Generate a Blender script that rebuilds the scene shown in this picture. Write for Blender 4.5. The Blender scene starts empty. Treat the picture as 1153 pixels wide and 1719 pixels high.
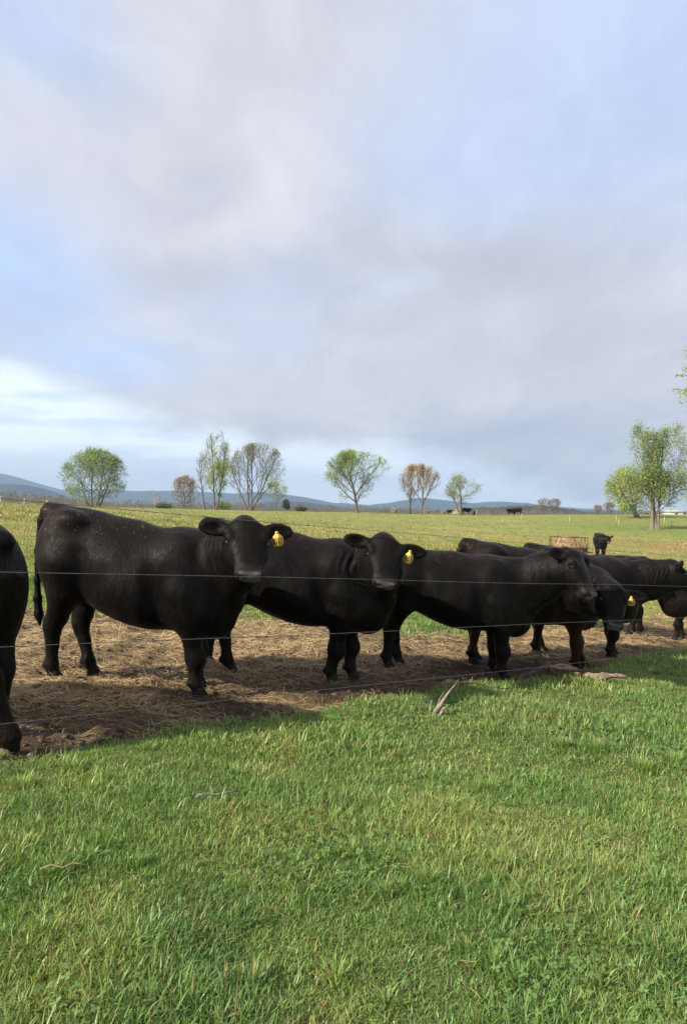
import bpy, math, random
import numpy as np
from mathutils import Vector, Matrix

sc = bpy.context.scene
col = sc.collection
R = math.radians
rng = np.random.default_rng(7)

# ------------------------------------------------------------------ camera
EYE, F, CX, CY = 1.55, 1241.0, 576.0, 860.0
cam = bpy.data.cameras.new('camera'); camo = bpy.data.objects.new('camera', cam); col.objects.link(camo)
camo.location = (0, 0, EYE); camo.rotation_euler = (R(90), 0, 0)
cam.sensor_fit = 'VERTICAL'; cam.sensor_height = 36.0; cam.lens = 36.0 * F / 1719.0
cam.clip_start = 0.05; cam.clip_end = 30000
sc.camera = camo

# ------------------------------------------------------------------ light
SUN_EL, SUN_AZ = 33.0, -124.0            # azimuth clockwise from +Y: the sun stands to the left, a little ahead
sd = Vector((math.sin(R(SUN_AZ)) * math.cos(R(SUN_EL)), math.cos(R(SUN_AZ)) * math.cos(R(SUN_EL)), math.sin(R(SUN_EL))))
sun = bpy.data.lights.new('sun', 'SUN'); sun.energy = 3.75; sun.angle = R(1.0); sun.color = (1.0, 0.90, 0.74)
suno = bpy.data.objects.new('sun', sun); col.objects.link(suno)
suno.rotation_euler = sd.to_track_quat('Z', 'Y').to_euler()
suno.location = (-20, 0, 20)

vs = sc.view_settings
vs.view_transform = 'Standard'; vs.look = 'None'; vs.gamma = 1.0; vs.exposure = 1.14
sc.cycles.max_bounces = 6; sc.cycles.diffuse_bounces = 3; sc.cycles.glossy_bounces = 2
sc.cycles.transmission_bounces = 4; sc.cycles.transparent_max_bounces = 8; sc.cycles.volume_bounces = 0
sc.cycles.use_denoising = True
try:
    sc.cycles.use_adaptive_sampling = True; sc.cycles.adaptive_threshold = 0.015
except Exception:
    pass

# ------------------------------------------------------------------ node helpers
class G:
    """tiny wrapper to write node graphs"""
    def __init__(s, nt):
        s.nt = nt; s.n = nt.nodes; s.l = nt.links
    def node(s, t, **kw):
        n = s.n.new(t)
        for k, v in kw.items(): setattr(n, k, v)
        return n
    def put(s, sock, v):
        if isinstance(v, bpy.types.NodeSocket): s.l.new(v, sock)
        elif v is not None: sock.default_value = v
    def m(s, op, a, b=None, c=None, clamp=False):
        n = s.node('ShaderNodeMath', operation=op, use_clamp=clamp)
        s.put(n.inputs[0], a)
        if b is not None: s.put(n.inputs[1], b)
        if c is not None: s.put(n.inputs[2], c)
        return n.outputs[0]
    def vm(s, op, a, b=None):
        n = s.node('ShaderNodeVectorMath', operation=op)
        s.put(n.inputs[0], a)
        if b is not None: s.put(n.inputs[1], b)
        return n.outputs[0]
    def noise(s, vec, scale, detail=4, rough=0.55, dist=0.0, out=0):
        n = s.node('ShaderNodeTexNoise')
        s.put(n.inputs['Vector'], vec); s.put(n.inputs['Scale'], scale)
        n.inputs['Detail'].default_value = detail; n.inputs['Roughness'].default_value = rough
        n.inputs['Distortion'].default_value = dist
        return n.outputs[out]
    def mix(s, f, a, b, mode='MIX'):
        n = s.node('ShaderNodeMix', data_type='RGBA', blend_type=mode)
        s.put(n.inputs[0], f)
        s.put(n.inputs[6], a if not isinstance(a, tuple) or len(a) == 4 else (*a, 1))
        s.put(n.inputs[7], b if not isinstance(b, tuple) or len(b) == 4 else (*b, 1))
        return n.outputs[2]
    def step(s, v, a, b):
        n = s.node('ShaderNodeMapRange', interpolation_type='SMOOTHSTEP')
        s.put(n.inputs[0], v); n.inputs[1].default_value = a; n.inputs[2].default_value = b
        return n.outputs[0]
    def ramp(s, v, stops):
        n = s.node('ShaderNodeValToRGB'); s.put(n.inputs[0], v)
        e = n.color_ramp.elements
        while len(e) < len(stops): e.new(0.5)
        for el, (p, c) in zip(e, stops):
            el.position = p; el.color = (c, c, c, 1) if not isinstance(c, tuple) else (*c, 1)
        return n.outputs[0]
    def mapping(s, vec, scale=(1, 1, 1), rot=(0, 0, 0), loc=(0, 0, 0)):
        n = s.node('ShaderNodeMapping'); s.put(n.inputs[0], vec)
        n.inputs[1].default_value = loc; n.inputs[2].default_value = rot; n.inputs[3].default_value = scale
        return n.outputs[0]
    def attr(s, name, out='Color'):
        n = s.node('ShaderNodeAttribute', attribute_name=name); return n.outputs[out]
    def bump(s, h, strength=0.5, dist=0.01):
        n = s.node('ShaderNodeBump'); s.put(n.inputs['Height'], h)
        n.inputs['Strength'].default_value = strength; n.inputs['Distance'].default_value = dist
        return n.outputs[0]

def material(name):
    m = bpy.data.materials.new(name); m.use_nodes = True
    g = G(m.node_tree); g.n.clear()
    g.out = g.node('ShaderNodeOutputMaterial')
    g.mat = m
    g.p = g.node('ShaderNodeBsdfPrincipled')
    g.l.new(g.p.outputs[0], g.out.inputs[0])
    g.tc = g.node('ShaderNodeTexCoord')
    return g

def simple_mat(name, colour, rough=0.7, var=0.25, scale=20.0, bump=0.3, spec=0.3, metal=0.0, detail=5):
    g = material(name)
    n = g.noise(g.tc.outputs['Object'], scale, detail, 0.6)
    dark = tuple(c * (1 - var) for c in colour); light = tuple(min(1, c * (1 + var)) for c in colour)
    g.put(g.p.inputs['Base Color'], g.mix(g.step(n, 0.3, 0.7), dark, light))
    g.p.inputs['Roughness'].default_value = rough
    g.p.inputs['Specular IOR Level'].default_value = spec
    g.p.inputs['Metallic'].default_value = metal
    if bump: g.put(g.p.inputs['Normal'], g.bump(n, bump, 0.01))
    return g.mat

# ------------------------------------------------------------------ sky
w = bpy.data.worlds.new('World'); sc.world = w; w.use_nodes = True
g = G(w.node_tree); g.n.clear()
wout = g.node('ShaderNodeOutputWorld'); bg = g.node('ShaderNodeBackground'); g.l.new(bg.outputs[0], wout.inputs[0])
sky = g.node('ShaderNodeTexSky', sky_type='NISHITA')
sky.sun_disc = False; sky.sun_elevation = R(SUN_EL); sky.sun_rotation = R(SUN_AZ)
sky.air_density = 1.0; sky.dust_density = 1.2; sky.ozone_density = 1.0
d = g.node('ShaderNodeTexCoord').outputs['Generated']
sx = g.node('ShaderNodeSeparateXYZ'); g.put(sx.inputs[0], d)
X, Y, Z = sx.outputs
az = g.m('ARCTAN2', X, Y)
hz = g.m('SQRT', g.m('ADD', g.m('MULTIPLY', X, X), g.m('MULTIPLY', Y, Y)))
el = g.m('ARCTAN2', Z, hz)
# cloud sheet seen in perspective: divide by height, never quite by zero
zz = g.m('ADD', g.m('MAXIMUM', Z, 0.0), 0.22)
cv = g.node('ShaderNodeCombineXYZ')
g.put(cv.inputs[0], g.m('DIVIDE', X, zz)); g.put(cv.inputs[1], g.m('DIVIDE', Y, zz)); cv.inputs[2].default_value = 3.7
P = cv.outputs[0]
n1 = g.noise(g.mapping(P, (1, .55, 1)), 1.1, 6, 0.55, 0.35)
n2 = g.noise(g.mapping(g.mapping(P, (1, .5, 1)), (1, 1, 1), (0, 0, R(30)), (5.2, 1.3, 0)), 2.6, 7, 0.6, 0.5)
n3 = g.noise(g.mapping(P, (1, 1, 1), (0, 0, R(-20)), (1.7, 8.3, 0)), 0.7, 5, 0.5, 0.2)
nf = g.noise(g.mapping(g.mapping(P, (1, .5, 1)), (1.0, 1.35, 1), (0, 0, R(-35))), 5.0, 7, 0.62, 0.6)
c1 = g.m('SUBTRACT', n1, 0.5); c2 = g.m('SUBTRACT', n2, 0.5); c3 = g.m('SUBTRACT', n3, 0.5)
wz = g.m('ADD', az, g.m('MULTIPLY', c2, 0.28)); we = g.m('ADD', el, g.m('MULTIPLY', c1, 0.22))
def blob(a0, e0, ra, re, lo=1.25, hi=0.0):
    """soft patch of sky round azimuth a0, elevation e0"""
    da = g.m('DIVIDE', g.m('SUBTRACT', wz, a0), ra); de = g.m('DIVIDE', g.m('SUBTRACT', we, e0), re)
    r = g.m('SQRT', g.m('ADD', g.m('MULTIPLY', da, da), g.m('MULTIPLY', de, de)))
    return g.step(r, lo, hi)
def px_dir(x, y):
    a = math.atan((x - CX) / F); return a, math.atan((CY - y) / F * math.cos(a))
MAUVE = (0.600, 0.588, 0.650); GREY = (0.445, 0.458, 0.530); PALE = (0.670, 0.655, 0.705)
BLUE = (0.455, 0.560, 0.790); BRIGHT = (0.98, 1.06, 1.15); DEEP = (0.455, 0.590, 0.855)
c = g.mix(g.step(n1, 0.33, 0.68), GREY, PALE)
c = g.mix(0.35, c, MAUVE)
def patch(c, x, y, rx, ry, colour, amt):
    a, e = px_dir(x, y)
    f = g.m('MULTIPLY', blob(a, e, rx / F, ry / F), amt)
    return g.mix(f, c, colour)
c = patch(c, 1130, 60, 480, 330, BLUE, 0.95)
c = patch(c, 800, 280, 330, 150, BLUE, 0.6)
c = patch(c, 30, 40, 160, 110, BLUE, 0.9)
c = patch(c, 0, 430, 210, 200, DEEP, 0.95)
c = patch(c, 420, 480, 260, 90, BLUE, 0.45)
c = patch(c, 320, 260, 190, 60, GREY, 0.75)
c = patch(c, 480, 280, 150, 80, PALE, 0.6)
c = patch(c, 60, 200, 260, 140, (0.60, 0.595, 0.655), 0.7)
c = patch(c, 300, 420, 170, 60, GREY, 0.6)
c = patch(c, 760, 450, 360, 70, GREY, 0.8)
c = patch(c, 1000, 560, 330, 110, (0.48, 0.488, 0.575), 0.7)
c = patch(c, 480, 620, 330, 60, (0.575, 0.565, 0.63), 0.75)
c = patch(c, 860, 720, 330, 55, (0.405, 0.435, 0.535), 0.9)
c = patch(c, 655, 480, 90, 42, (0.60, 0.66, 0.80), 0.55)
c = patch(c, 205, 570, 150, 60, DEEP, 0.85)
c = patch(c, 440, 560, 120, 40, BLUE, 0.4)
# torn, streaky texture in the cloud
tex = g.m('ADD', g.m('MULTIPLY', g.m('SUBTRACT', nf, 0.5), 0.80), g.m('MULTIPLY', c2, 0.75))
c = g.mix(1.0, c, g.mix(g.m('ADD', tex, 0.5, None, True), (0.80, 0.82, 0.86), (1.18, 1.165, 1.13)), 'MULTIPLY')
# clear pale strip under the cloud's slanting edge
t = g.m('MULTIPLY_ADD', az, 0.5, 0.5)
edge_pts = [(-300, 560), (0, 607), (130, 645), (250, 695), (420, 728), (650, 742), (800, 775), (920, 812), (1020, 842), (1250, 850)]
stops = []
for x, y in edge_pts:
    a, e = px_dir(x, y); stops.append((a * 0.5 + 0.5, e))
edge = g.ramp(t, stops)
below = g.m('ADD', g.m('SUBTRACT', edge, el), g.m('ADD', g.m('MULTIPLY', c2, 0.075), g.m('MULTIPLY', c1, 0.04)))
strip = g.step(below, -0.012, 0.03)
sn = g.mapping(g.vm('ADD', d, (0, 0, 0)), (3.0, 3.0, 22.0))
streak = g.noise(sn, 2.2, 5, 0.55, 0.3)
low = g.step(el, 0.10, 0.0)
clear = g.mix(g.step(streak, 0.34, 0.58), (0.70, 0.83, 1.06), BRIGHT)
clear = g.mix(g.m('MULTIPLY', low, 0.6), clear, (0.92, 0.99, 1.08))
# the clear blue itself comes partly from the physical sky
skc = g.mix(1.0, sky.outputs[0], (0.10, 0.10, 0.10), 'MULTIPLY')
clear = g.mix(0.15, clear, skc)
c = g.mix(strip, c, clear)
# low cumulus bank over the hills on the left
bank = g.m('MULTIPLY', g.step(az, -0.1, -0.22), g.m('MULTIPLY', g.step(we, 0.075, 0.05), 0.6))
c = g.mix(bank, c, (0.60, 0.64, 0.76))
c = g.mix(g.m('MULTIPLY', g.m('SUBTRACT', nf, 0.5), 0.16), c, (1, 1, 1), 'MIX')
c = g.mix(0.5, c, g.mix(g.step(nf, 0.3, 0.7), (0.92, 0.92, 0.93), (1.06, 1.06, 1.06)), 'MULTIPLY') if False else c
g.put(bg.inputs[0], c); bg.inputs[1].default_value = 0.57

# ------------------------------------------------------------------ numpy noise
def _hash(ix, iy, seed):
    h = (ix.astype(np.int64) * 374761393 + iy.astype(np.int64) * 668265263 + seed * 974711) & 0x7fffffff
    h = ((h ^ (h >> 13)) * 1274126177) & 0x7fffffff
    return ((h ^ (h >> 16)) & 0xffff) / 65535.0
def vnoise(x, y, seed=0):
    ix = np.floor(x); iy = np.floor(y); fx = x - ix; fy = y - iy
    fx = fx * fx * (3 - 2 * fx); fy = fy * fy * (3 - 2 * fy)
    a = _hash(ix, iy, seed); b = _hash(ix + 1, iy, seed); c_ = _hash(ix, iy + 1, seed); d_ = _hash(ix + 1, iy + 1, seed)
    return a + (b - a) * fx + (c_ - a) * fy + (a - b - c_ + d_) * fx * fy
def fbm(x, y, seed=0, oct=4):
    s = 0; a = 0.5; t_ = 0
    for i in range(oct):
        s = s + a * vnoise(x * 2 ** i, y * 2 ** i, seed + i * 17); t_ += a; a *= 0.5
    return s / t_
def sstep(a, b, x):
    t_ = np.clip((x - a) / (b - a), 0, 1); return t_ * t_ * (3 - 2 * t_)

# ------------------------------------------------------------------ the lie of the land
CREST_X = [-700, 0, 180, 480, 600, 850, 1153, 1900]
CREST_Y = [818, 845, 852, 858.5, 860.5, 864.5, 864, 868]
SLOPE = 0.1033
def ground(X, Y):
    """height of the pasture: a side slope near by, easing to a long low crest about 140 m off"""
    X = np.asarray(X, float); Y = np.asarray(Y, float)
    Yp = np.maximum(Y, 0.5)
    Xc = np.clip(X, -np.maximum(40, 1.0 * Yp), np.maximum(40, 1.0 * Yp))
    near = -SLOPE * Xc
    px = CX + F * Xc / np.maximum(Yp, 18)
    crest = np.interp(px, CREST_X, CREST_Y)
    u = np.clip((Yp - 18) / 122, 0, 1)
    wl_ = sstep(820, 380, px); t_ = wl_ * u ** 0.6 + (1 - wl_) * (1.2 * u - 0.2 * u * u)
    hn = CY + SLOPE * F * Xc / np.maximum(Yp, 18)
    hf = crest - EYE * F / 140.0
    far_y = hn * (1 - t_) + hf * t_ + EYE * F / np.maximum(Yp, 18)
    beyond = crest + 3.0 * sstep(140, 200, Yp)
    yy = np.where(Yp > 140, beyond, far_y)
    far = EYE - Yp * (yy - CY) / F
    return np.where(Yp < 18, near, far)
def at_ground(x, y):
    """where the sight line through a point of the picture meets the ground"""
    lo, hi = 1.0, 139.0
    f = lambda Yv: (EYE - Yv * (y - CY) / F) - float(ground((x - CX) / F * Yv, Yv))
    Ys = np.linspace(1.0, 139, 3000); v = (EYE - Ys * (y - CY) / F) - ground((x - CX) / F * Ys, Ys)
    i = np.argmax(v < 0)
    if v[i] >= 0: i = len(Ys) - 1
    Yv = Ys[i]
    return ((x - CX) / F * Yv, Yv)
def gz(X, Y): return float(ground(X, Y))

NEAR_EDGE = [at_ground(*p) for p in [(0, 1287), (60, 1276), (100, 1268), (200, 1252), (300, 1231), (400, 1214), (500, 1199), (600, 1187), (700, 1163), (800, 1150), (900, 1143), (1000, 1128), (1050, 1115), (1153, 1094)]]
FAR_EDGE = [at_ground(*p) for p in [(0, 1033), (150, 1027), (400, 1042), (640, 1055), (720, 1062), (860, 1058), (1000, 1045), (1153, 1031)]]
_n = np.array(NEAR_EDGE); _f = np.array(FAR_EDGE)
def mud(X, Y):
    """0 on grass, 1 on the trampled strip"""
    X = np.asarray(X, float); Y = np.asarray(Y, float)
    yn = np.interp(X, _n[:, 0], _n[:, 1]); yf = np.interp(X, _f[:, 0], _f[:, 1])
    yn = np.where(X < _n[0, 0], _n[0, 1] + (X - _n[0, 0]) * 0.55, yn)
    j = (fbm(X * 1.3, Y * 1.3, 5, 3) - 0.5) * 1.0 + (fbm(X * 5, Y * 5, 9, 2) - 0.5) * 0.35
    a = sstep(-0.12, 0.14, (Y - yn) + j * 0.45)
    b = sstep(0.7, -0.7, (Y - yf) + j * 1.6)
    m_ = a * b
    return m_ * sstep(13, 9, X) * sstep(-16, -12, X)
def relief(X, Y, M):
    lump = (fbm(X * 3.2, Y * 3.2, 21, 4) - 0.5) * 0.10 + (fbm(X * 11, Y * 11, 33, 3) - 0.5) * 0.065
    turf = (fbm(X * 1.1, Y * 1.1, 41, 3) - 0.5) * 0.07 + (fbm(X * 6, Y * 6, 47, 2) - 0.5) * 0.018
    k = sstep(60, 20, Y)
    return (lump * M + turf * (1 - M)) * k

# ------------------------------------------------------------------ mesh helpers
def new_mesh(name, verts, faces_flat, loop_tot, smooth=True):
    """fast mesh from numpy: faces_flat = vertex indices, loop_tot = corners per face"""
    me = bpy.data.meshes.new(name)
    verts = np.asarray(verts, np.float32); faces_flat = np.asarray(faces_flat, np.int32); loop_tot = np.asarray(loop_tot, np.int32)
    me.vertices.add(len(verts)); me.vertices.foreach_set('co', verts.ravel())
    me.loops.add(len(faces_flat)); me.loops.foreach_set('vertex_index', faces_flat)
    me.polygons.add(len(loop_tot))
    st = np.concatenate(([0], np.cumsum(loop_tot)[:-1])).astype(np.int32)
    me.polygons.foreach_set('loop_start', st); me.polygons.foreach_set('loop_total', loop_tot)
    if smooth: me.polygons.foreach_set('use_smooth', np.ones(len(loop_tot), bool))
    me.update(calc_edges=True); me.validate(verbose=False)
    return me
def set_color(me, name, rgba):
    a = me.color_attributes.new(name, 'FLOAT_COLOR', 'POINT')
    rgba = np.asarray(rgba, np.float32)
    if rgba.shape[1] == 3: rgba = np.concatenate([rgba, np.ones((len(rgba), 1), np.float32)], 1)
    a.data.foreach_set('color', rgba.ravel())
def obj(name, me, mat=None, parent=None, loc=None):
    o = bpy.data.objects.new(name, me); col.objects.link(o)
    if mat is not None and me is not None: me.materials.clear(); me.materials.append(mat)
    if loc is not None: o.location = loc
    if parent is not None: o.parent = parent
    return o
def tag(o, label=None, cat=None, group=None, kind=None):
    if label: o['label'] = label
    if cat: o['category'] = cat
    if group: o['group'] = group
    if kind: o['kind'] = kind
    return o
def empty(name, loc):
    o = bpy.data.objects.new(name, None); col.objects.link(o); o.location = loc; return o
class MB:
    """collects tubes, boxes and lofts into one mesh"""
    def __init__(s): s.v = []; s.f = []; s.lt = []; s.n = 0
    def add(s, v, faces):
        s.v.append(np.asarray(v, float))
        for fc in faces:
            s.f.extend([i + s.n for i in fc]); s.lt.append(len(fc))
        s.n += len(v)
    def tube(s, pts, rad, sides=6, cap=True, squash=None):
        pts = np.asarray(pts, float); n = len(pts)
        rad = np.broadcast_to(np.asarray(rad, float), (n,))
        tg = np.gradient(pts, axis=0); tg /= np.linalg.norm(tg, axis=1)[:, None] + 1e-9
        ref = np.array([0, 0, 1.0]) if abs(tg[0][2]) < 0.9 else np.array([1.0, 0, 0])
        vv = []
        a = np.cross(tg[0], ref); a /= np.linalg.norm(a)
        for i in range(n):
            a = a - tg[i] * np.dot(a, tg[i]); a /= np.linalg.norm(a) + 1e-9
            b = np.cross(tg[i], a)
            for k in range(sides):
                th = 2 * math.pi * k / sides
                vv.append(pts[i] + rad[i] * (math.cos(th) * a + math.sin(th) * b * (squash or 1)))
        fs = [(i * sides + k, i * sides + (k + 1) % sides, (i + 1) * sides + (k + 1) % sides, (i + 1) * sides + k) for i in range(n - 1) for k in range(sides)]
        if cap: fs += [tuple(range(sides))[::-1], tuple((n - 1) * sides + k for k in range(sides))]
        s.add(vv, fs)
    def box(s, c0, c1):
        x0, y0, z0 = c0; x1, y1, z1 = c1
        v = [(x0, y0, z0), (x1, y0, z0), (x1, y1, z0), (x0, y1, z0), (x0, y0, z1), (x1, y0, z1), (x1, y1, z1), (x0, y1, z1)]
        s.add(v, [(0, 3, 2, 1), (4, 5, 6, 7), (0, 1, 5, 4), (1, 2, 6, 5), (2, 3, 7, 6), (3, 0, 4, 7)])
    def mesh(s, name, smooth=True):
        return new_mesh(name, np.concatenate(s.v), s.f, s.lt, smooth)
    def build(s, name, mat, parent=None, loc=None, smooth=True):
        return obj(name, s.mesh(name, smooth), mat, parent, loc)

# ------------------------------------------------------------------ ground
def graded(a, b, step, lo, hi, nlo, nhi):
    mid = np.arange(a, b + 1e-6, step)
    up = b + step * np.cumsum(np.geomspace(1.05, 1.0, nhi) * np.geomspace(1, (hi - b) / step / 5, nhi))
    up = b + (hi - b) * (np.geomspace(1, 1 + (hi - b) / step / 3, nhi + 1) - 1)[1:] / ((hi - b) / step / 3)
    dn = a - (a - lo) * (np.geomspace(1, 1 + (a - lo) / step / 3, nlo + 1) - 1)[1:] / ((a - lo) / step / 3)
    return np.concatenate([dn[::-1], mid, up])
gx = graded(-5.5, 8.0, 0.04, -9000, 9000, 70, 70)
gy = graded(1.5, 14.0, 0.04, -60, 7000, 30, 110)
GX, GY = np.meshgrid(gx, gy)
MUD = mud(GX, GY)
GZ = ground(GX, GY) + relief(GX, GY, MUD)
nx_, ny_ = len(gx), len(gy)
V = np.stack([GX.ravel(), GY.ravel(), GZ.ravel()], 1)
ii = np.arange(nx_ * ny_).reshape(ny_, nx_)
Q = np.stack([ii[:-1, :-1], ii[:-1, 1:], ii[1:, 1:], ii[1:, :-1]], -1).reshape(-1, 4)
fm = MUD.ravel()[Q].mean(1) > 0.5

gr = material('ground'); g = gr
pos = g.node('ShaderNodeNewGeometry').outputs['Position']
mm = g.attr('mud', 'Fac')
flat = g.mapping(pos, (1, 1, 0.0))
# soil, wet to dry, with chaff trodden in
na = g.noise(flat, 1.6, 6, 0.62); nb = g.noise(flat, 9.0, 6, 0.65); nc = g.noise(flat, 55.0, 4, 0.7)
soil = g.mix(g.step(na, 0.32, 0.66), (0.028, 0.020, 0.014), (0.078, 0.054, 0.035))
soil = g.mix(g.step(nb, 0.45, 0.72), soil, (0.11, 0.072, 0.042))
fib1 = g.noise(g.mapping(pos, (6, 60, 0), (0, 0, R(25))), 2.0, 3, 0.6, 1.2)
fib2 = g.noise(g.mapping(pos, (60, 6, 0), (0, 0, R(10))), 2.0, 3, 0.6, 1.2)
fib = g.m('MAXIMUM', g.step(fib1, 0.58, 0.68), g.step(fib2, 0.58, 0.68))
sep = g.node('ShaderNodeSeparateXYZ'); g.put(sep.inputs[0], pos)
strawy = g.attr('straw', 'Fac')
soil = g.mix(g.m('MULTIPLY', fib, g.m('MULTIPLY', strawy, 0.8)), soil, (0.36, 0.26, 0.13))
soil = g.mix(g.m('MULTIPLY', strawy, 0.45), soil, (0.27, 0.195, 0.105))
# near turf is mostly blades; below them thatch and soil
turf = g.mix(g.step(nb, 0.35, 0.65), (0.070, 0.095, 0.028), (0.105, 0.140, 0.040))
turf = g.mix(g.step(nc, 0.45, 0.7), turf, (0.20, 0.15, 0.08))
# the far pasture: short grazed grass with tawny drifts and cross-slope streaks
y_ = sep.outputs[1]
ws = g.mapping(pos, (0.10, 0.30, 0), (0, 0, R(14)))
nd = g.noise(ws, 1.0, 6, 0.6, 0.6)
ne = g.noise(g.mapping(pos, (0.55, 0.95, 0), (0, 0, R(-20))), 1.0, 6, 0.68, 0.4)
nh = g.noise(g.mapping(pos, (1, 1, 0)), 3.0, 6, 0.7)
field = g.mix(g.step(ne, 0.3, 0.7), (0.130, 0.190, 0.045), (0.290, 0.300, 0.095))
field = g.mix(g.m('MULTIPLY', g.step(nd, 0.47, 0.68), 0.7), field, (0.38, 0.30, 0.125))
field = g.mix(g.m('MULTIPLY', g.step(nh, 0.5, 0.72), 0.45), field, (0.110, 0.150, 0.034))
rpatch = g.attr('tone')                       # R: lush, G: red-brown earth, B: tawny
rp = g.node('ShaderNodeSeparateColor'); g.put(rp.inputs[0], rpatch)
field = g.mix(g.m('MULTIPLY', rp.outputs[0], 0.6), field, g.mix(g.step(nh, 0.35, 0.65), (0.115, 0.180, 0.040), (0.160, 0.215, 0.050)))
field = g.mix(g.m('MULTIPLY', rp.outputs[1], g.step(ne, 0.30, 0.62)), field, (0.33, 0.185, 0.085))
field = g.mix(g.m('MULTIPLY', rp.outputs[2], g.step(ne, 0.30, 0.62)), field, (0.36, 0.28, 0.12))
grass = g.mix(g.step(y_, 7.0, 12.0), turf, field)
g.put(g.p.inputs['Base Color'], g.mix(mm, grass, soil))
g.put(g.p.inputs['Roughness'], 0.95)
g.p.inputs['Specular IOR Level'].default_value = 0.12
hb = g.m('ADD', g.m('MULTIPLY', nb, 0.6), g.m('MULTIPLY', nc, 0.4))
hb = g.m('ADD', hb, g.m('MULTIPLY', nh, g.m('MULTIPLY', g.step(y_, 9, 20), 3.0)))
g.put(g.p.inputs['Normal'], g.bump(hb, 0.7, 0.03))

def straw_amount(X, Y):
    yn = np.interp(X, _n[:, 0], _n[:, 1])
    return np.clip(sstep(0.0, 1.8, Y - yn) * 0.74 + 0.09 + (fbm(X * 1.9, Y * 1.9, 77, 3) - 0.5) * 1.5, 0, 1)
STRAW = straw_amount(GX, GY) * MUD
PXg = CX + F * GX / np.maximum(GY, 1)
PYg = CY - F * (GZ - EYE) / np.maximum(GY, 1)
def spot(X0, Y0, rx, ry): return np.exp(-(((GX - X0) / rx) ** 2 + ((GY - Y0) / ry) ** 2))
lush = sstep(2, 34, GX - 0.16 * GY + (fbm(GX * .06, GY * .06, 3) - .5) * 20) * sstep(68, 86, GY + (fbm(GX * .1, GY * .1, 4) - .5) * 20) + 0.8 * spot(42, 100, 14, 9)
lush = lush + 0.8 * sstep(16, 11, GY) * (1 - MUD)
red = 1.1 * spot(32, 64, 13, 7) + 0.8 * spot(46, 118, 12, 3.0) + 0.8 * spot(17, 46.5, 6, 2.2)
tawny = 0.9 * spot(-40, 118, 16, 7) + 0.9 * spot(-4, 60, 16, 5) + 0.8 * spot(12, 44, 9, 3) + 0.7 * spot(-30, 70, 14, 4) + 0.7 * spot(10, 24, 6, 2)
TONE = np.clip(np.stack([lush, red, tawny], -1), 0, 1).reshape(-1, 3)

def sub_mesh(name, sel):
    q = Q[sel]; used = np.unique(q); remap = np.full(len(V), -1); remap[used] = np.arange(len(used))
    me = new_mesh(name, V[used], remap[q].ravel(), np.full(len(q), 4))
    for nm, arr in (('mud', MUD.ravel()), ('straw', STRAW.ravel())):
        a = me.attributes.new(nm, 'FLOAT', 'POINT'); a.data.foreach_set('value', arr[used].astype(np.float32))
    set_color(me, 'tone', TONE[used])
    return me
tag(obj('pasture', sub_mesh('pasture', ~fm), gr.mat), 'green grazed pasture rising to a low crest', kind='structure')
tag(obj('muddy_ground', sub_mesh('muddy_ground', fm), gr.mat), 'trampled brown mud strip under the cattle', kind='structure')

def surf(X, Y):
    return ground(X, Y) + relief(np.asarray(X, float), np.asarray(Y, float), mud(X, Y))

# ------------------------------------------------------------------ grass
def blade_mesh(name, base, az_, lean, L, W, colr, bend, segs=3):
    """one strip per blade, all in one mesh"""
    n = len(base)
    dirx, diry = np.cos(az_), np.sin(az_)
    side = np.stack([-diry, dirx, np.zeros(n)], 1)
    tw = rng.normal(0, 0.5, n)
    side = side * np.cos(tw)[:, None] + np.stack([dirx, diry, np.zeros(n)], 1) * np.sin(tw)[:, None]
    rows = []; ang = lean.copy(); p = base.copy()
    wprof = [0.75, 1.0, 0.72, 0.0] if segs == 3 else [0.9, 0.8, 0.0]
    for k in range(segs + 1):
        if k == segs: rows.append(p[:, None, :])
        else:
            wv = side * (W * wprof[k] * 0.5)[:, None]
            rows.append(np.stack([p - wv, p + wv], 1))
        stepv = np.stack([dirx * np.sin(ang), diry * np.sin(ang), np.cos(ang)], 1) * (L / segs)[:, None]
        p = p + stepv; ang = ang + bend
    Vb = np.concatenate(rows, 1); nv = Vb.shape[1]
    o = (np.arange(n) * nv)[:, None]
    fl = []
    for k in range(segs - 1):
        fl.append(o + np.array([[2 * k, 2 * k + 1, 2 * k + 3, 2 * k + 2]]))
    tri = o + np.array([[2 * (segs - 1), 2 * (segs - 1) + 1, 2 * segs]])
    quads = np.concatenate(fl, 0)
    ff = np.concatenate([quads.ravel(), tri.ravel()]); lt = np.concatenate([np.full(len(quads), 4), np.full(len(tri), 3)])
    me = new_mesh(name, Vb.reshape(-1, 3), ff, lt)
    shade = np.linspace(0.72, 1.12, segs + 1); sh = np.concatenate([[s_] * (1 if k == segs else 2) for k, s_ in enumerate(shade)])
    cc = colr[:, None, :] * np.ones((1, nv, 1))
    tipdry = np.concatenate([[0] * (nv - 1), [0.25]])[None, :, None]
    cc = cc * (1 - tipdry) + np.array([0.30, 0.26, 0.10]) * tipdry
    set_color(me, 'tint', cc.reshape(-1, 3))
    return me
def leaf_mat(name, trans=0.35, rough=0.55, spec=0.3):
    g = material(name)
    c_ = g.attr('tint')
    g.put(g.p.inputs['Base Color'], c_); g.p.inputs['Roughness'].default_value = rough
    g.p.inputs['Specular IOR Level'].default_value = spec
    tr = g.node('ShaderNodeBsdfTranslucent'); g.put(tr.inputs[0], g.mix(1.0, c_, (1.1, 1.15, 0.6), 'MULTIPLY'))
    mx = g.node('ShaderNodeMixShader'); mx.inputs[0].default_value = trans
    g.l.new(g.p.outputs[0], mx.inputs[1]); g.l.new(tr.outputs[0], mx.inputs[2]); g.l.new(mx.outputs[0], g.out.inputs[0])
    return g.mat
GRASS = leaf_mat('grass_blade', 0.34, 0.42, 0.45)
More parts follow.
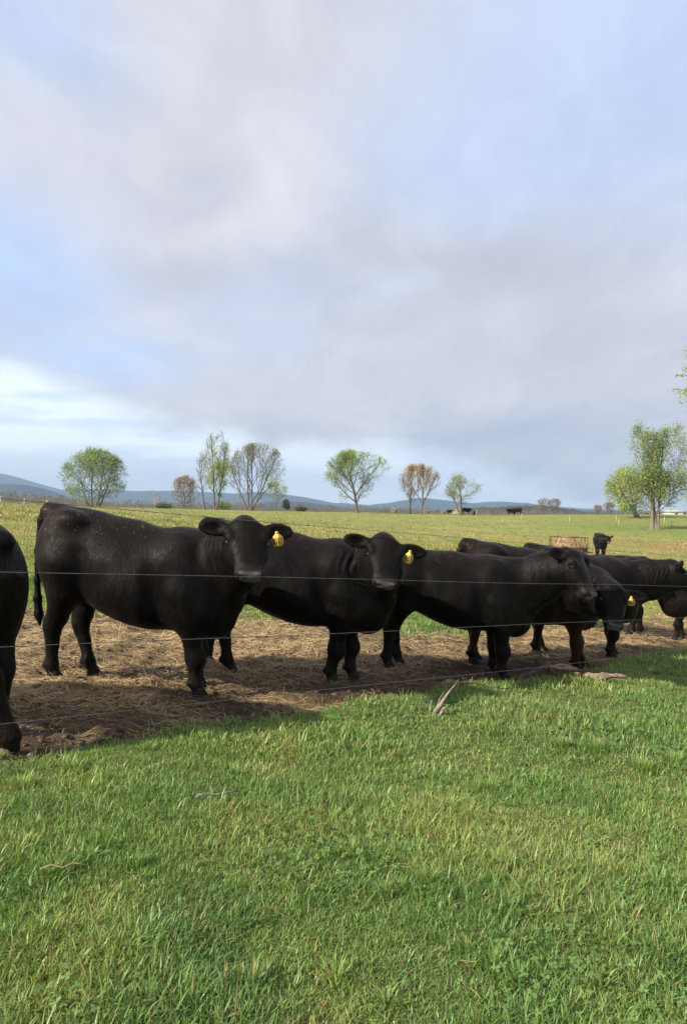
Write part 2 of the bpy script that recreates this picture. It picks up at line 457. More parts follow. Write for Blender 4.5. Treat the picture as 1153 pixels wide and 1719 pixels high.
def sample_strip(n, y0, y1, power, margin):
    """points over the ground in front, denser near by"""
    u = rng.random(n); e = 1 - power
    Yv = (y0 ** e + u * (y1 ** e - y0 ** e)) ** (1 / e) if abs(e) > 1e-6 else y0 * (y1 / y0) ** u
    Xv = (rng.random(n) * 2 - 1) * (0.4645 * Yv + margin)
    return Xv, Yv
def grass_colour(X, Y, n):
    lushn = fbm(X * 0.9, Y * 0.9, 101, 3)[:, None]; yel = fbm(X * 2.3, Y * 2.3, 131, 3)[:, None]
    a = np.array([0.150, 0.275, 0.068]); b = np.array([0.275, 0.385, 0.105]); dk = np.array([0.118, 0.228, 0.080]); dry = np.array([0.34, 0.27, 0.12])
    t_ = np.clip((yel - 0.35) / 0.35 + rng.normal(0, 0.28, (n, 1)), 0, 1)
    c_ = a * (1 - t_) + b * t_
    k = np.clip((lushn - 0.48) / 0.25 + rng.normal(0, 0.15, (n, 1)), 0, 1)
    c_ = c_ * (1 - 0.45 * k) + dk * 0.45 * k
    isdry = (rng.random((n, 1)) < 0.085 + 0.14 * np.clip((yel - 0.55) / 0.2, 0, 1))
    c_ = np.where(isdry, dry * rng.uniform(0.6, 1.15, (n, 1)), c_)
    return c_ * rng.uniform(0.8, 1.2, (n, 1))
def bare(X, Y):
    """thin worn places in the turf"""
    return sstep(0.57, 0.68, fbm(X * 2.3 + 3, Y * 2.3, 211, 4)) * sstep(5.5, 2.8, Y)

def grow(name, n_tuft, per, y0, y1, power, margin, hgt, wid, label, segs=3):
    X, Y = sample_strip(n_tuft, y0, y1, power, margin)
    M = mud(X, Y)
    keep = rng.random(n_tuft) > np.clip(M * 1.05 + bare(X, Y) * 0.36, 0, 1)
    edge = sstep(0.0, 0.5, M)
    X, Y, edge = X[keep], Y[keep], edge[keep]
    tall = np.clip((fbm(X * 1.6, Y * 1.6, 151, 3) - 0.30) / 0.35, 0, 1) ** 1.5
    size = (0.74 + 0.80 * tall) * rng.lognormal(0, 0.25, len(X))
    k = np.maximum(3, rng.poisson(per, len(X)))
    idx = np.repeat(np.arange(len(X)), k); n = len(idx)
    ao = rng.random(n) * 2 * np.pi; ro = np.abs(rng.normal(0, 1, n)) * (0.014 + 0.02 * size[idx]) * (wid / 0.0035) ** 0.6
    bx = X[idx] + np.cos(ao) * ro; by = Y[idx] + np.sin(ao) * ro
    base = np.stack([bx, by, surf(bx, by) - 0.006], 1)
    az_ = ao + rng.normal(0, 1.0, n) + (fbm(bx * 1.4, by * 1.4, 191, 2) - .5) * 2.5
    lean = np.abs(rng.normal(0.42, 0.42, n)); bend = np.abs(rng.normal(0.34, 0.30, n))
    L = hgt * size[idx] * rng.uniform(0.55, 1.25, n); W = wid * rng.uniform(0.6, 1.4, n) * (0.8 + 0.3 * size[idx])
    c_ = grass_colour(bx, by, n)
    if y0 > 9:
        fw_ = sstep(9, 22, by)[:, None] * rng.uniform(.55, 1, (n, 1)); tw_ = fbm(bx * .12, by * .25, 401, 4)[:, None]
        fld = np.array([.185, .215, .058]) * (1 - sstep(.38, .58, tw_)) + np.array([.39, .305, .13]) * sstep(.38, .58, tw_)
        S_ = lambda x0, y0_, rx, ry: np.exp(-(((bx - x0) / rx) ** 2 + ((by - y0_) / ry) ** 2))[:, None]
        rd_ = np.clip(1.1 * S_(32, 64, 13, 7) + .8 * S_(46, 118, 12, 3) + .9 * S_(17, 46.5, 6, 2.2), 0, .85); fld = fld * (1 - rd_) + np.array([.36, .215, .10]) * rd_
        c_ = c_ * (1 - fw_) + fld * fw_ * rng.uniform(.75, 1.25, (n, 1))
    return tag(obj(name, blade_mesh(name, base, az_, lean, L, W, c_, bend, segs), GRASS), label, kind='stuff')
grow('foreground_grass', 50000, 12, 1.75, 4.6, 1.0, 1.7, 0.040, 0.0034, 'short green pasture grass in the foreground')
grow('fenceline_grass', 30000, 11, 4.5, 12.0, 1.1, 2.0, 0.046, 0.0056, 'green grass along the wire fence')
grow('pasture_grass', 20000, 6, 9.3, 45.0, 1.5, 1.5, 0.065, 0.015, 'grazed grass behind the muddy strip', 2)
grow('far_pasture_grass', 17000, 4, 30.0, 125.0, 1.0, 3.0, 0.10, 0.045, 'tufted grass of the far pasture', 2)

# bigger tussocks
def tussocks():
    spots = [(870, 1660, .125, 110), (830, 1630, .12, 90), (780, 1600, .10, 60), (650, 1690, .09, 70), (1010, 1660, .09, 60), (720, 1490, .14, 90), (650, 1500, .11, 80), (1030, 1480, .13, 100), (1100, 1490, .12, 80), (860, 1470, .12, 80), (590, 1430, .11, 70), (30, 1440, .13, 90), (90, 1480, .11, 80), (230, 1470, .12, 80), (560, 1650, .11, 70), (330, 1690, .12, 80), (420, 1660, .12, 70), (1080, 1300, .16, 150), (1000, 1270, .15, 140), (1130, 1290, .15, 120), (940, 1260, .13, 110), (820, 1330, .13, 100), (640, 1290, .12, 90), (470, 1260, .12, 90), (330, 1250, .11, 90), (250, 1265, .10, 90), (120, 1300, .11, 90), (40, 1325, .12, 90), (250, 1340, .10, 80), (555, 1215, .10, 70), (610, 1205, .10, 70), (880, 1166, .07, 50), (930, 1162, .05, 40), (960, 1170, .06, 40), (1100, 1130, .12, 60), (560, 1150, .09, 40), (1120, 1050, .16, 60), (1145, 1060, .16, 60), (170, 1085, .05, 30), (480, 1225, .1, 60), (420, 1235, .1, 70)]
    B, A, Ln, L, W, C, Bn = [], [], [], [], [], [], []
    for x, y, h, n in spots:
        X0, Y0 = at_ground(x, y); n = int(n * 1.3); h *= .78
        ao = rng.random(n) * 2 * np.pi; ro = np.abs(rng.normal(0, 1, n)) * h * 0.33
        bx = X0 + np.cos(ao) * ro; by = Y0 + np.sin(ao) * ro
        B.append(np.stack([bx, by, surf(bx, by) - 0.01], 1)); A.append(ao + rng.normal(0, 0.6, n))
        Ln.append(np.abs(rng.normal(0.32, 0.25, n))); Bn.append(np.abs(rng.normal(0.3, 0.22, n)))
        L.append(h * rng.uniform(0.5, 1.15, n)); W.append(rng.uniform(0.0035, 0.0065, n) * (1 + 0.08 * max(0, Y0 - 2.5)))
        C.append(grass_colour(bx, by, n) * np.array([1.12, 1.08, 1.1]))
    cat_ = lambda z: np.concatenate(z)
    me = blade_mesh('tussock_grass', cat_(B), cat_(A), cat_(Ln), cat_(L), cat_(W), cat_(C), cat_(Bn))
    tag(obj('tussock_grass', me, GRASS), 'longer grass tufts standing above the turf', kind='stuff')
tussocks()

# clover and broad leaves low in the turf
def clover():
    n = 12000
    X, Y = sample_strip(n, 1.8, 6.5, 1.0, 1.2)
    f = fbm(X * 1.2 + 9, Y * 1.2, 171, 3)
    x0, y0 = at_ground(570, 1430); x1, y1 = at_ground(1010, 1245)
    dens = sstep(0.52, 0.66, f) * 0.6 + 1.2 * np.exp(-(((X - x0) / .30) ** 2 + ((Y - y0) / .24) ** 2)) + np.exp(-(((X - x1) / .45) ** 2 + ((Y - y1) / .35) ** 2))
    k = rng.random(n) < dens * (1 - mud(X, Y)); X, Y = X[k], Y[k]; n = len(X)
    h = rng.uniform(0.02, 0.05, n); s = rng.uniform(0.0045, 0.009, n) * (1 + 0.1 * (Y - 2)); a0 = rng.random(n) * 6.28
    tilt = rng.normal(0, 0.35, (n, 2)); z0 = surf(X, Y)
    vs_, fs_, cs_ = [], [], []
    cl = np.array([0.150, 0.255, 0.075]) * rng.uniform(0.7, 1.35, (n, 1))
    off = 0
    for j in range(3):
        a = a0 + j * 2.094
        for (r_, sd_) in ((0.0, 0), (0.9, -0.75), (1.9, -0.55), (2.0, 0.55), (0.9, 0.75)):
            px_ = np.cos(a) * r_ * s - np.sin(a) * sd_ * s; py_ = np.sin(a) * r_ * s + np.cos(a) * sd_ * s
            vs_.append(np.stack([X + px_, Y + py_, z0 + h + px_ * tilt[:, 0] + py_ * tilt[:, 1] + 0.15 * abs(sd_) * s], 1)); cs_.append(cl)
    Vc = np.stack(vs_, 1); Cc = np.stack(cs_, 1)
    o = (np.arange(n) * 15)[:, None]
    ff = np.concatenate([o + np.array([[5 * j, 5 * j + 1, 5 * j + 2, 5 * j + 3, 5 * j + 4]]) for j in range(3)], 0)
    me = new_mesh('clover', Vc.reshape(-1, 3), ff.ravel(), np.full(len(ff), 5)); set_color(me, 'tint', Cc.reshape(-1, 3))
    tag(obj('clover', me, GRASS), 'low clover and broad leaves in the turf', kind='stuff')
clover()

# ------------------------------------------------------------------ straw on the mud
def straws(name, n, y0, y1, lo, hi, wd, thr, label, grassy=False):
    X, Y = sample_strip(n, y0, y1, 1.05, 1.8)
    M = mud(X, Y); S = straw_amount(X, Y)
    k = rng.random(n) < (np.clip(M * (0.05 + S), 0, 1) if not grassy else (1 - M) * 0.5 * sstep(6.5, 5.5, Y))
    X, Y = X[k], Y[k]; n = len(X)
    # loose sheaves share a direction
    a = fbm(X * 2.5, Y * 2.5, 301, 2) * 12 + rng.normal(0, 0.75, n)
    L = rng.uniform(lo, hi, n) * rng.uniform(0.5, 1, n); W = wd * rng.uniform(0.6, 1.3, n) * (0.55 + 0.10 * Y)
    tilt = np.abs(rng.normal(0, 0.10, n)); lift = np.abs(rng.normal(0.006, 0.010, n))
    up = rng.random(n) < 0.03; tilt = np.where(up, rng.uniform(0.3, 1.0, n), tilt)
    dx, dy = np.cos(a), np.sin(a)
    bow = rng.normal(0, 0.12, n) * L
    P = []
    for t_ in (-0.5, 0.0, 0.5):
        px_ = X + dx * L * t_ - dy * bow * (0.25 - t_ * t_) * 2; py_ = Y + dy * L * t_ + dx * bow * (0.25 - t_ * t_) * 2
        zz_ = surf(px_, py_) + lift + np.maximum(0, (t_ + 0.5)) * np.sin(tilt) * L
        P.append(np.stack([px_, py_, zz_], 1))
    sd_ = np.stack([-dy, dx, np.zeros(n)], 1) * (W * 0.5)[:, None]; upv = np.array([0, 0, 1.0]) * (W * 0.45)[:, None]
    rows = []
    for p in P: rows += [p - sd_, p + upv, p + sd_]
    Vs = np.stack(rows, 1)
    o = (np.arange(n) * 9)[:, None]; fl = []
    for r_ in (0, 3):
        fl += [o + np.array([[r_, r_ + 1, r_ + 4, r_ + 3]]), o + np.array([[r_ + 1, r_ + 2, r_ + 5, r_ + 4]])]
    ff = np.concatenate(fl, 0)
    pal = np.array([[0.42, 0.31, 0.155], [0.33, 0.235, 0.12], [0.50, 0.40, 0.235], [0.20, 0.14, 0.08], [0.11, 0.078, 0.05]])
    ci = rng.choice(5, n, p=[.27, .26, .11, .22, .14]); c_ = pal[ci] * rng.uniform(0.75, 1.2, (n, 1))
    fresh = np.clip(0.45 + 0.75 * straw_amount(X, Y), 0.4, 1.1)[:, None]
    c_ = c_ * fresh * 1.2
    me = new_mesh(name, Vs.reshape(-1, 3), ff.ravel(), np.full(len(ff), 4)); set_color(me, 'tint', np.repeat(c_, 9, 0))
    tag(obj(name, me, STRAWM), label, kind='stuff')
STRAWM = leaf_mat('straw_stalk', 0.12, 0.5, 0.35)
straws('straw_litter', 180000, 3.4, 18.0, 0.035, 0.19, 0.0034, 0, 'golden straw scattered over the trampled mud')
straws('dry_grass_litter', 4500, 1.8, 6.5, 0.03, 0.12, 0.0045, 0, 'dead grass stalks lying in the turf', True)

def clods():
    n = 7000
    X, Y = sample_strip(n, 3.6, 14.0, 1.1, 0.5); k = rng.random(n) < mud(X, Y); X, Y = X[k], Y[k]; n = len(X)
    r_ = np.minimum(rng.lognormal(-4.3, .45, n), .026); z = surf(X, Y)
    th = np.arange(6) * np.pi / 3
    rows = []
    for (rr, zz) in ((1.0, -.2), (.95, .35), (.55, .75)):
        jit = rng.uniform(.7, 1.3, (n, 6))
        rows.append(np.stack([X[:, None] + np.cos(th) * rr * jit * r_[:, None] * 1.25, Y[:, None] + np.sin(th) * rr * jit * r_[:, None], z[:, None] + zz * jit * r_[:, None] * .8], 2))
    Vv = np.concatenate(rows, 1); o = (np.arange(n) * 18)[:, None]
    fs = [o + np.array([[a * 6 + i, a * 6 + (i + 1) % 6, a * 6 + 6 + (i + 1) % 6, a * 6 + 6 + i]]) for a in (0, 1) for i in range(6)]
    ff = np.concatenate([np.concatenate(fs, 0).ravel(), (o + np.array([[12, 13, 14, 15, 16, 17]])).ravel()]); lt = np.concatenate([np.full(12 * n, 4), np.full(n, 6)])
    me = new_mesh('clods', Vv.reshape(-1, 3), ff, lt, False)
    set_color(me, 'tint', np.repeat(np.array([.055, .038, .025]) * rng.uniform(.5, 1.6, (n, 1)), 18, 0))
    tag(obj('dirt_clods', me, STRAWM), 'clods of trampled mud and dung', kind='stuff')
clods()

# ------------------------------------------------------------------ cattle
def coat_material():
    g = material('black_coat')
    ob = g.tc.outputs['Object']
    ca = g.attr('coat'); s_ = g.node('ShaderNodeSeparateColor'); g.put(s_.inputs[0], ca)
    muz, dirt, top = s_.outputs
    hairv = g.mapping(ob, (22, 22, 5))
    n1_ = g.noise(ob, 2.6, 5, 0.6); n2_ = g.noise(hairv, 6.0, 4, 0.65); n3_ = g.noise(ob, 70, 3, 0.7)
    base = g.mix(g.step(n1_, 0.35, 0.7), (0.0022, 0.0020, 0.0024), (0.0052, 0.0043, 0.0041))
    base = g.mix(g.m('MULTIPLY', top, g.step(n1_, 0.3, 0.62)), base, (0.0165, 0.0112, 0.0085))
    base = g.mix(g.m('MULTIPLY', g.step(n2_, 0.5, 0.75), 0.6), base, (0.0095, 0.0078, 0.0072))
    # dried mud low on the legs, chaff caught along the back
    n5_ = g.noise(g.mapping(ob, (9, 9, 2.0)), 4.0, 4, 0.65)
    base = g.mix(g.m('MULTIPLY', g.step(n5_, .48, .70), .8), base, (0.0105, 0.0088, 0.0083))
    base = g.mix(g.m('MULTIPLY', dirt, g.step(n3_, 0.42, 0.66)), base, (0.030, 0.021, 0.015))
    vo = g.node('ShaderNodeTexVoronoi', feature='F1'); g.put(vo.inputs['Vector'], g.mapping(ob, (1, 1, 1.0))); vo.inputs['Scale'].default_value = 42
    cl = g.noise(ob, 4.5, 3, 0.6)
    speck = g.m('MULTIPLY', g.m('LESS_THAN', vo.outputs[0], 0.115), g.m('MULTIPLY', g.m('GREATER_THAN', top, 0.35), g.m('GREATER_THAN', cl, 0.53)))
    base = g.mix(g.m('MULTIPLY', speck, 0.9), base, (0.36, 0.26, 0.14))
    base = g.mix(g.attr('coat', 'Alpha'), base, (0.060, 0.028, 0.017))
    base = g.mix(muz, base, (0.085, 0.071, 0.070))
    tint = g.node('ShaderNodeObjectInfo').outputs['Color']
    g.put(g.p.inputs['Base Color'], g.mix(1.0, base, tint, 'MULTIPLY'))
    n4_ = g.noise(g.mapping(ob, (8, 8, 2.2)), 6.0, 4, 0.6)
    rgh = g.m('MULTIPLY_ADD', g.step(n4_, .3, .7), .26, .36)
    g.put(g.p.inputs['Roughness'], g.m('MULTIPLY_ADD', muz, -.12, rgh))
    g.put(g.p.inputs['Specular IOR Level'], g.m('MULTIPLY_ADD', muz, 0.35, 0.085))
    g.p.inputs['Sheen Weight'].default_value = 0.02; g.p.inputs['Sheen Roughness'].default_value = 0.45
    g.p.inputs['Sheen Tint'].default_value = (0.9, 0.72, 0.6, 1)
    hb = g.m('ADD', g.m('ADD', g.m('MULTIPLY', n2_, 0.6), g.m('MULTIPLY', n3_, 0.25)), g.m('MULTIPLY', n4_, 0.45))
    g.put(g.p.inputs['Normal'], g.bump(hb, 0.5, 0.010))
    return g.mat
COAT = coat_material()
EYEM = simple_mat('eye_ball', (0.008, 0.006, 0.005), 0.06, 0.1, 30, 0, 0.8)
HOOF = simple_mat('hoof_horn', (0.012, 0.010, 0.008), 0.85, 0.5, 40, 0.4)
HOOF_TAN = simple_mat('hoof_horn_pale', (0.15, 0.105, 0.075), 0.8, 0.35, 40, 0.4)
TAGM = simple_mat('tag_plastic', (0.55, 0.36, 0.075), 0.45, 0.12, 60, 0.1, 0.35)
INK = simple_mat('tag_ink', (0.06, 0.045, 0.012), 0.6, 0.1, 60, 0)

def smin(a, b, k):
    h = np.maximum(k - np.abs(a - b), 0) / k
    return np.minimum(a, b) - h * h * k * 0.25
def smax(a, b, k): return -smin(-a, -b, k)
def rcone(P, a, b, ra, rb):
    a = np.asarray(a, np.float32); b = np.asarray(b, np.float32); ab = b - a; L2 = float(ab @ ab) + 1e-9
    t_ = np.clip(((P - a) @ ab) / L2, 0, 1)
    q = P - a - t_[:, None] * ab
    return np.sqrt((q * q).sum(1)) - (ra + (rb - ra) * t_)
def ellip(P, c_, r, M=None):
    q = P - np.asarray(c_, np.float32)
    if M is not None: q = q @ np.asarray(M, np.float32).T
    r = np.asarray(r, np.float32)
    k0 = np.sqrt(((q / r) ** 2).sum(1)); k1 = np.sqrt(((q / (r * r)) ** 2).sum(1)) + 1e-6
    return k0 * (k0 - 1) / k1
TX = np.array([-.75, -.725, -.66, -.55, -.40, -.2, 0, .2, .4, .55, .7, .80, .86])
TT = np.array([1.04, 1.17, 1.29, 1.345, 1.35, 1.33, 1.305, 1.29, 1.285, 1.27, 1.20, 1.08, .92])
TB = np.array([1.00, .90, .80, .72, .635, .545, .485, .465, .47, .465, .475, .55, .80])
TW = np.array([.03, .11, .18, .245, .285, .335, .36, .355, .32, .275, .215, .14, .03])
_fx = np.linspace(-.76, .87, 400)
def _sm(v):
    y_ = np.interp(_fx, TX, v); k_ = np.hanning(31); k_ /= k_.sum()
    return np.convolve(np.pad(y_, 15, 'edge'), k_, 'valid')
PT, PB, PW = _sm(TT), _sm(TB), _sm(TW)
HT = np.array([-.07, -.03, .02, .09, .17, .25, .33, .40, .45, .485, .505])
HW = np.array([.045, .102, .126, .134, .136, .116, .098, .090, .094, .084, .03])
HD = np.array([-.03, .035, .052, .055, .052, .045, .032, .022, .016, .0, -.035])
HV = np.array([-.09, -.15, -.19, -.232, -.240, -.208, -.165, -.145, -.138, -.128, -.085])
_ht = np.linspace(-.075, .51, 300)
def _smh(v):
    y_ = np.interp(_ht, HT, v); k_ = np.hanning(21); k_ /= k_.sum()
    return np.convolve(np.pad(y_, 10, 'edge'), k_, 'valid')
QW, QD, QV = _smh(HW), _smh(HD), _smh(HV)
def nrm(v): v = np.asarray(v, float); return v / np.linalg.norm(v)

LEG = {  # joint lists: x, y, z, radius; last two carry to the hoof
    'F': [(.50, .19, .80, .150), (.525, .175, .56, .112), (.548, .165, .33, .080), (.548, .165, .27, .074), (.545, .165, .18, .052), (.545, .165, .105, .055), (.560, .165, .05, .054)],
    'H': [(-.47, .18, .92, .185), (-.475, .185, .70, .142), (-.53, .17, .50, .092), (-.565, .165, .41, .076), (-.562, .165, .28, .055), (-.560, .165, .12, .056), (-.542, .165, .05, .054)]}
HOOF0 = {'F': (.580, .165), 'H': (-.522, .165)}

def cow_field(sp):
    a, u = nrm(sp['a']), np.asarray(sp['u'], float)
    u = nrm(u - a * (u @ a)); l = np.cross(u, a); Pk = np.asarray(sp['poll'], float)
    sp['frame'] = (a, u, l, Pk)
    hd = np.stack([a, l, u])
    H = lambda t_, p, q: Pk + a * t_ + l * p + u * q
    neck = sp.get('neck', True); HS = np.array([.86, 1.06, .98]) * np.array(sp.get('heads', 1.0)); sp['HS'] = HS; amp = sp.get('fold', .007)
    legs = []
    for key in ('FR', 'FL', 'HR', 'HL'):
        js = np.array(LEG[key[0]]); sgn = -1 if key[1] == 'R' else 1
        js[:, 1] *= sgn
        h0 = np.array([HOOF0[key[0]][0], HOOF0[key[0]][1] * sgn]); tgt = np.asarray(sp['hoof'].get(key, h0), float)
        wgt = np.clip((0.86 - js[:, 2]) / 0.80, 0, 1) ** (1.0 if key[0] == 'F' else 1.25)
        js[:, :2] += (tgt - h0)[None] * wgt[:, None]
        js[1:, 3] *= np.interp(js[1:, 2], [.05, .45, .75], [.92, .86, .98]) * sp.get('legw', 1.0)
        legs.append((key, js, tgt))
    sp['legs'] = legs
    rz = sp.get('rump', 0.0)
    ears = []
    for sgn, k_ in ((1, 'earL'), (-1, 'earR')):
        prm = sp.get(k_, {})
        e = nrm(l * sgn + a * prm.get('a', 0.12) + u * prm.get('u', -0.02))
        n = np.asarray(prm.get('n', a * 0.45 + u * 0.9), float); n = nrm(n - e * (n @ e)); wv = np.cross(n, e)
        root = H(.025, sgn * .088 * HS[1], .0)
        ears.append((root, e, n, wv, prm.get('len', .115)))
    sp['ears'] = ears
    def field(P):
        P = P.astype(np.float32)
        x, y, z = P[:, 0], P[:, 1], P[:, 2]
        top = np.interp(x, _fx, PT) + rz * sstep(0.3, -0.5, x); bot = np.interp(x, _fx, PB); hw = np.interp(x, _fx, PW)
        top = np.maximum(top, bot + .05); zc = (top + bot) / 2; hh = (top - bot) / 2
        zn = (z - zc) / hh
        wl = hw * (1 - 0.20 * np.clip(zn, -1, 1) - 0.10 * np.clip(zn, 0, 1) ** 2)
        f = (np.abs(y / wl) ** 2.25 + np.abs(zn) ** 2.25) ** (1 / 2.25)
        d_ = (f - 1) * np.minimum(wl, hh)
        d_ = np.maximum(d_, np.maximum(-.75 - x, x - .86))
        d_ = d_.astype(np.float32)
        S = lambda v, k: smin(d_, v, k)
        for s_ in (-1, 1):
            d_ = S(ellip(P, (-.49, .125 * s_, .98 + rz * .5), (.245, .20, .34)), .07)
            d_ = S(ellip(P, (-.40, .20 * s_, 1.245 + rz), (.10, .075, .065)), .09)
            d_ = S(ellip(P, (.48, .165 * s_, .90), (.21, .125, .34)), .13)
            d_ = S(ellip(P, (.60, .14 * s_, .72), (.13, .11, .16)), .12)
        d_ = S(ellip(P, (.70, 0, .66), (.19, .17, .21)), .08)
        d_ = S(ellip(P, (-.66, 0, 1.27 + rz), (.10, .07, .07)), .07)
        d_ = d_ + .0055 * np.sin(9 * x + 2 * y + 1.3) * np.sin(8 * z + 5 * y + .7) + .003 * np.sin(17 * x - 6 * z + 2) * np.sin(13 * z + 9 * y)
        # flank hollow and the crease behind the elbow
        for s_ in (-1, 1):
            d_ = smax(d_, -ellip(P, (.33, .41 * s_, .66), (.05, .10, .22)), .14)
            d_ = smax(d_, -rcone(P, (-.30, .365 * s_, 1.02), (-.23, .375 * s_, .70), .05, .045), .08)
            d_ = smax(d_, -rcone(P, (.27, .385 * s_, 1.08), (.33, .385 * s_, .72), .045, .05), .09)
            d_ = smax(d_, -ellip(P, (-.31, .37 * s_, .60), (.05, .08, .16)), .12)
        tl = [(-.69, 0, 1.31 + rz, .045), (-.755, 0, 1.20 + rz, .034), (-.785, 0, .98, .026), (-.79, .01, .74, .022), (-.785, .015, .60, .030), (-.775, .02, .47, .034), (-.765, .02, .39, .014)]
        tdx = sp.get('tail', (0, 0))
        for i in range(0 if sp.get('notail') else 6):
            p0, p1 = list(tl[i]), list(tl[i + 1])
            for p in (p0, p1):
                w_ = np.clip((1.2 - p[2]) / 0.8, 0, 1); p[0] += tdx[0] * w_; p[1] += tdx[1] * w_
            d_ = S(rcone(P, p0[:3], p1[:3], p0[3], p1[3]), .03)
        for key, js, tgt in legs:
            lg = None
            for i in range(len(js) - 1):
                v = rcone(P, js[i, :3], js[i + 1, :3], js[i, 3], js[i + 1, 3])
                lg = v if lg is None else smin(lg, v, .035)
            if key[0] == 'H':   # point of the hock, standing out behind
                hk = js[3]; lg = smin(lg, rcone(P, hk[:3] + [-.035, 0, .05], hk[:3] + [-.01, 0, -.06], .034, .04), .05)
            else:
                kn = js[3]; lg = smin(lg, ellip(P, kn[:3] + [.018, 0, .02], (.066, .066, .075)), .05)
            ft = js[5]; lg = smin(lg, ellip(P, ft[:3] + [-.05, 0, -.012], (.022, .042, .022)), .03)
            d_ = S(lg, .06 if key[0] == 'F' else .07)
        # neck
        fold = None
        if neck:
            side = nrm(np.array([Pk[0], Pk[1], 0]) - np.array([.5, 0, 0]) + 1e-6)
            ch = [((.46, 0, 1.10, .165), (.64, 0, 1.10, .15), H(-.03, 0, -.05), .098),
                  ((.52, 0, .95, .24), (.70, 0, .95, .205), H(.06, 0, -.10), .128),
                  ((.66, 0, .74, .165), (.79, 0, .80, .135), H(.17, 0, -.20), .070)]
            for (b0, b1, e_, re) in ch:
                b0, b1 = np.array(b0), np.array(b1)
                md = (b1[:3] + e_) / 2 + (b1[:3] - b0[:3]) * 0.22; rm = (b1[3] + re) / 2
                d_ = S(rcone(P, b0[:3], b1[:3], b0[3], b1[3]), .10)
                d_ = S(rcone(P, b1[:3], md, b1[3], rm), .09)
                d_ = S(rcone(P, md, e_, rm, re), .09)
        # head
        q_ = (P - Pk.astype(np.float32)) @ hd.T.astype(np.float32)
        q_ = q_ / HS.astype(np.float32); t_, p_, v_ = q_[:, 0], q_[:, 1], q_[:, 2]
        wd = np.interp(t_, _ht, QW); dt = np.interp(t_, _ht, QD); vt = np.interp(t_, _ht, QV)
        c_ = (dt + vt) / 2; hh = np.maximum((dt - vt) / 2, .02); zn = (v_ - c_) / hh
        wl = np.maximum(wd, .02) * (1 + 0.14 * np.clip(zn, -1, 1) - 0.12 * np.clip(zn, -1, 0) ** 2 * (t_ < .4))
        f = (np.abs(p_ / wl) ** 2.4 + np.abs(zn) ** 2.4) ** (1 / 2.4)
        h_ = (f - 1) * np.minimum(wl, hh)
        h_ = np.maximum(h_, np.maximum(-.07 - t_, t_ - .505)).astype(np.float32)
        for s_ in (-1, 1):
            h_ = smin(h_, ellip(q_, (.112, .107 * s_, .016), (.050, .024, .028)), .03)
            h_ = smin(h_, ellip(q_, (.235, .098 * s_, -.075), (.07, .022, .045)), .03)
            h_ = smin(h_, ellip(q_, (.15, .085 * s_, -.15), (.09, .035, .07)), .04)
            h_ = smax(h_, -ellip(q_, (.160, .142 * s_, -.016), (.032, .020, .018)), .014)
            h_ = smin(h_, ellip(q_, (.465, .052 * s_, -.022), (.036, .034, .034)), .02)
            h_ = smax(h_, -ellip(q_, (.490, .052 * s_, -.028), (.028, .017, .019)), .010)
            h_ = smax(h_, -ellip(q_, (.42, .10 * s_, -.092), (.075, .030, .007)), .012)
        h_ = smax(h_, -ellip(q_, (.50, 0, -.094), (.03, .08, .006)), .012)
        h_ = smin(h_, ellip(q_, (-.010, 0, .026), (.052, .078, .042)), .05)
        for (root, e, n, wv, ln) in ears:
            M = np.stack([e, wv, n])
            cen = root + e * (ln + .015)
            er = ellip(P, cen, (ln, .060, .026), M)
            er = smax(er, -ellip(P, cen + n * .030 + e * .015, (ln * .78, .042, .028), M), .012)
            er = smin(er, rcone(P, H(.03, 0, -.02), root + e * .05, .05, .030), .035)
            h_ = smin(h_, er, .03)
        d_ = smin(d_, h_, .045)
        # loose skin folds on the side of the neck behind the jaw
        c0 = np.array([.60, 0, .95]); ax = nrm(H(.05, 0, -.1) - c0); Ln = np.linalg.norm(H(.05, 0, -.1) - c0)
        sn_ = (P - c0.astype(np.float32)) @ ax.astype(np.float32)
        lat = np.abs((P - c0.astype(np.float32)) @ nrm(np.cross(ax, [0, 0, 1.0])).astype(np.float32))
        hs_ = h_ + .012 * np.sin(z * 11 + 1.0) + .008 * np.sin(z * 23)
        msk = sstep(.012, .035, h_) * sstep(.27, .14, h_) * sstep(Ln - .46, Ln - .30, sn_) * sstep(.03, .07, lat) * sstep(1.27, 1.16, z)
        d_ = d_ + amp * msk * (.75 - 1.6 * np.abs(np.sin(hs_ * math.pi / .048)) ** .8)
        return d_.astype(np.float32)
    return field

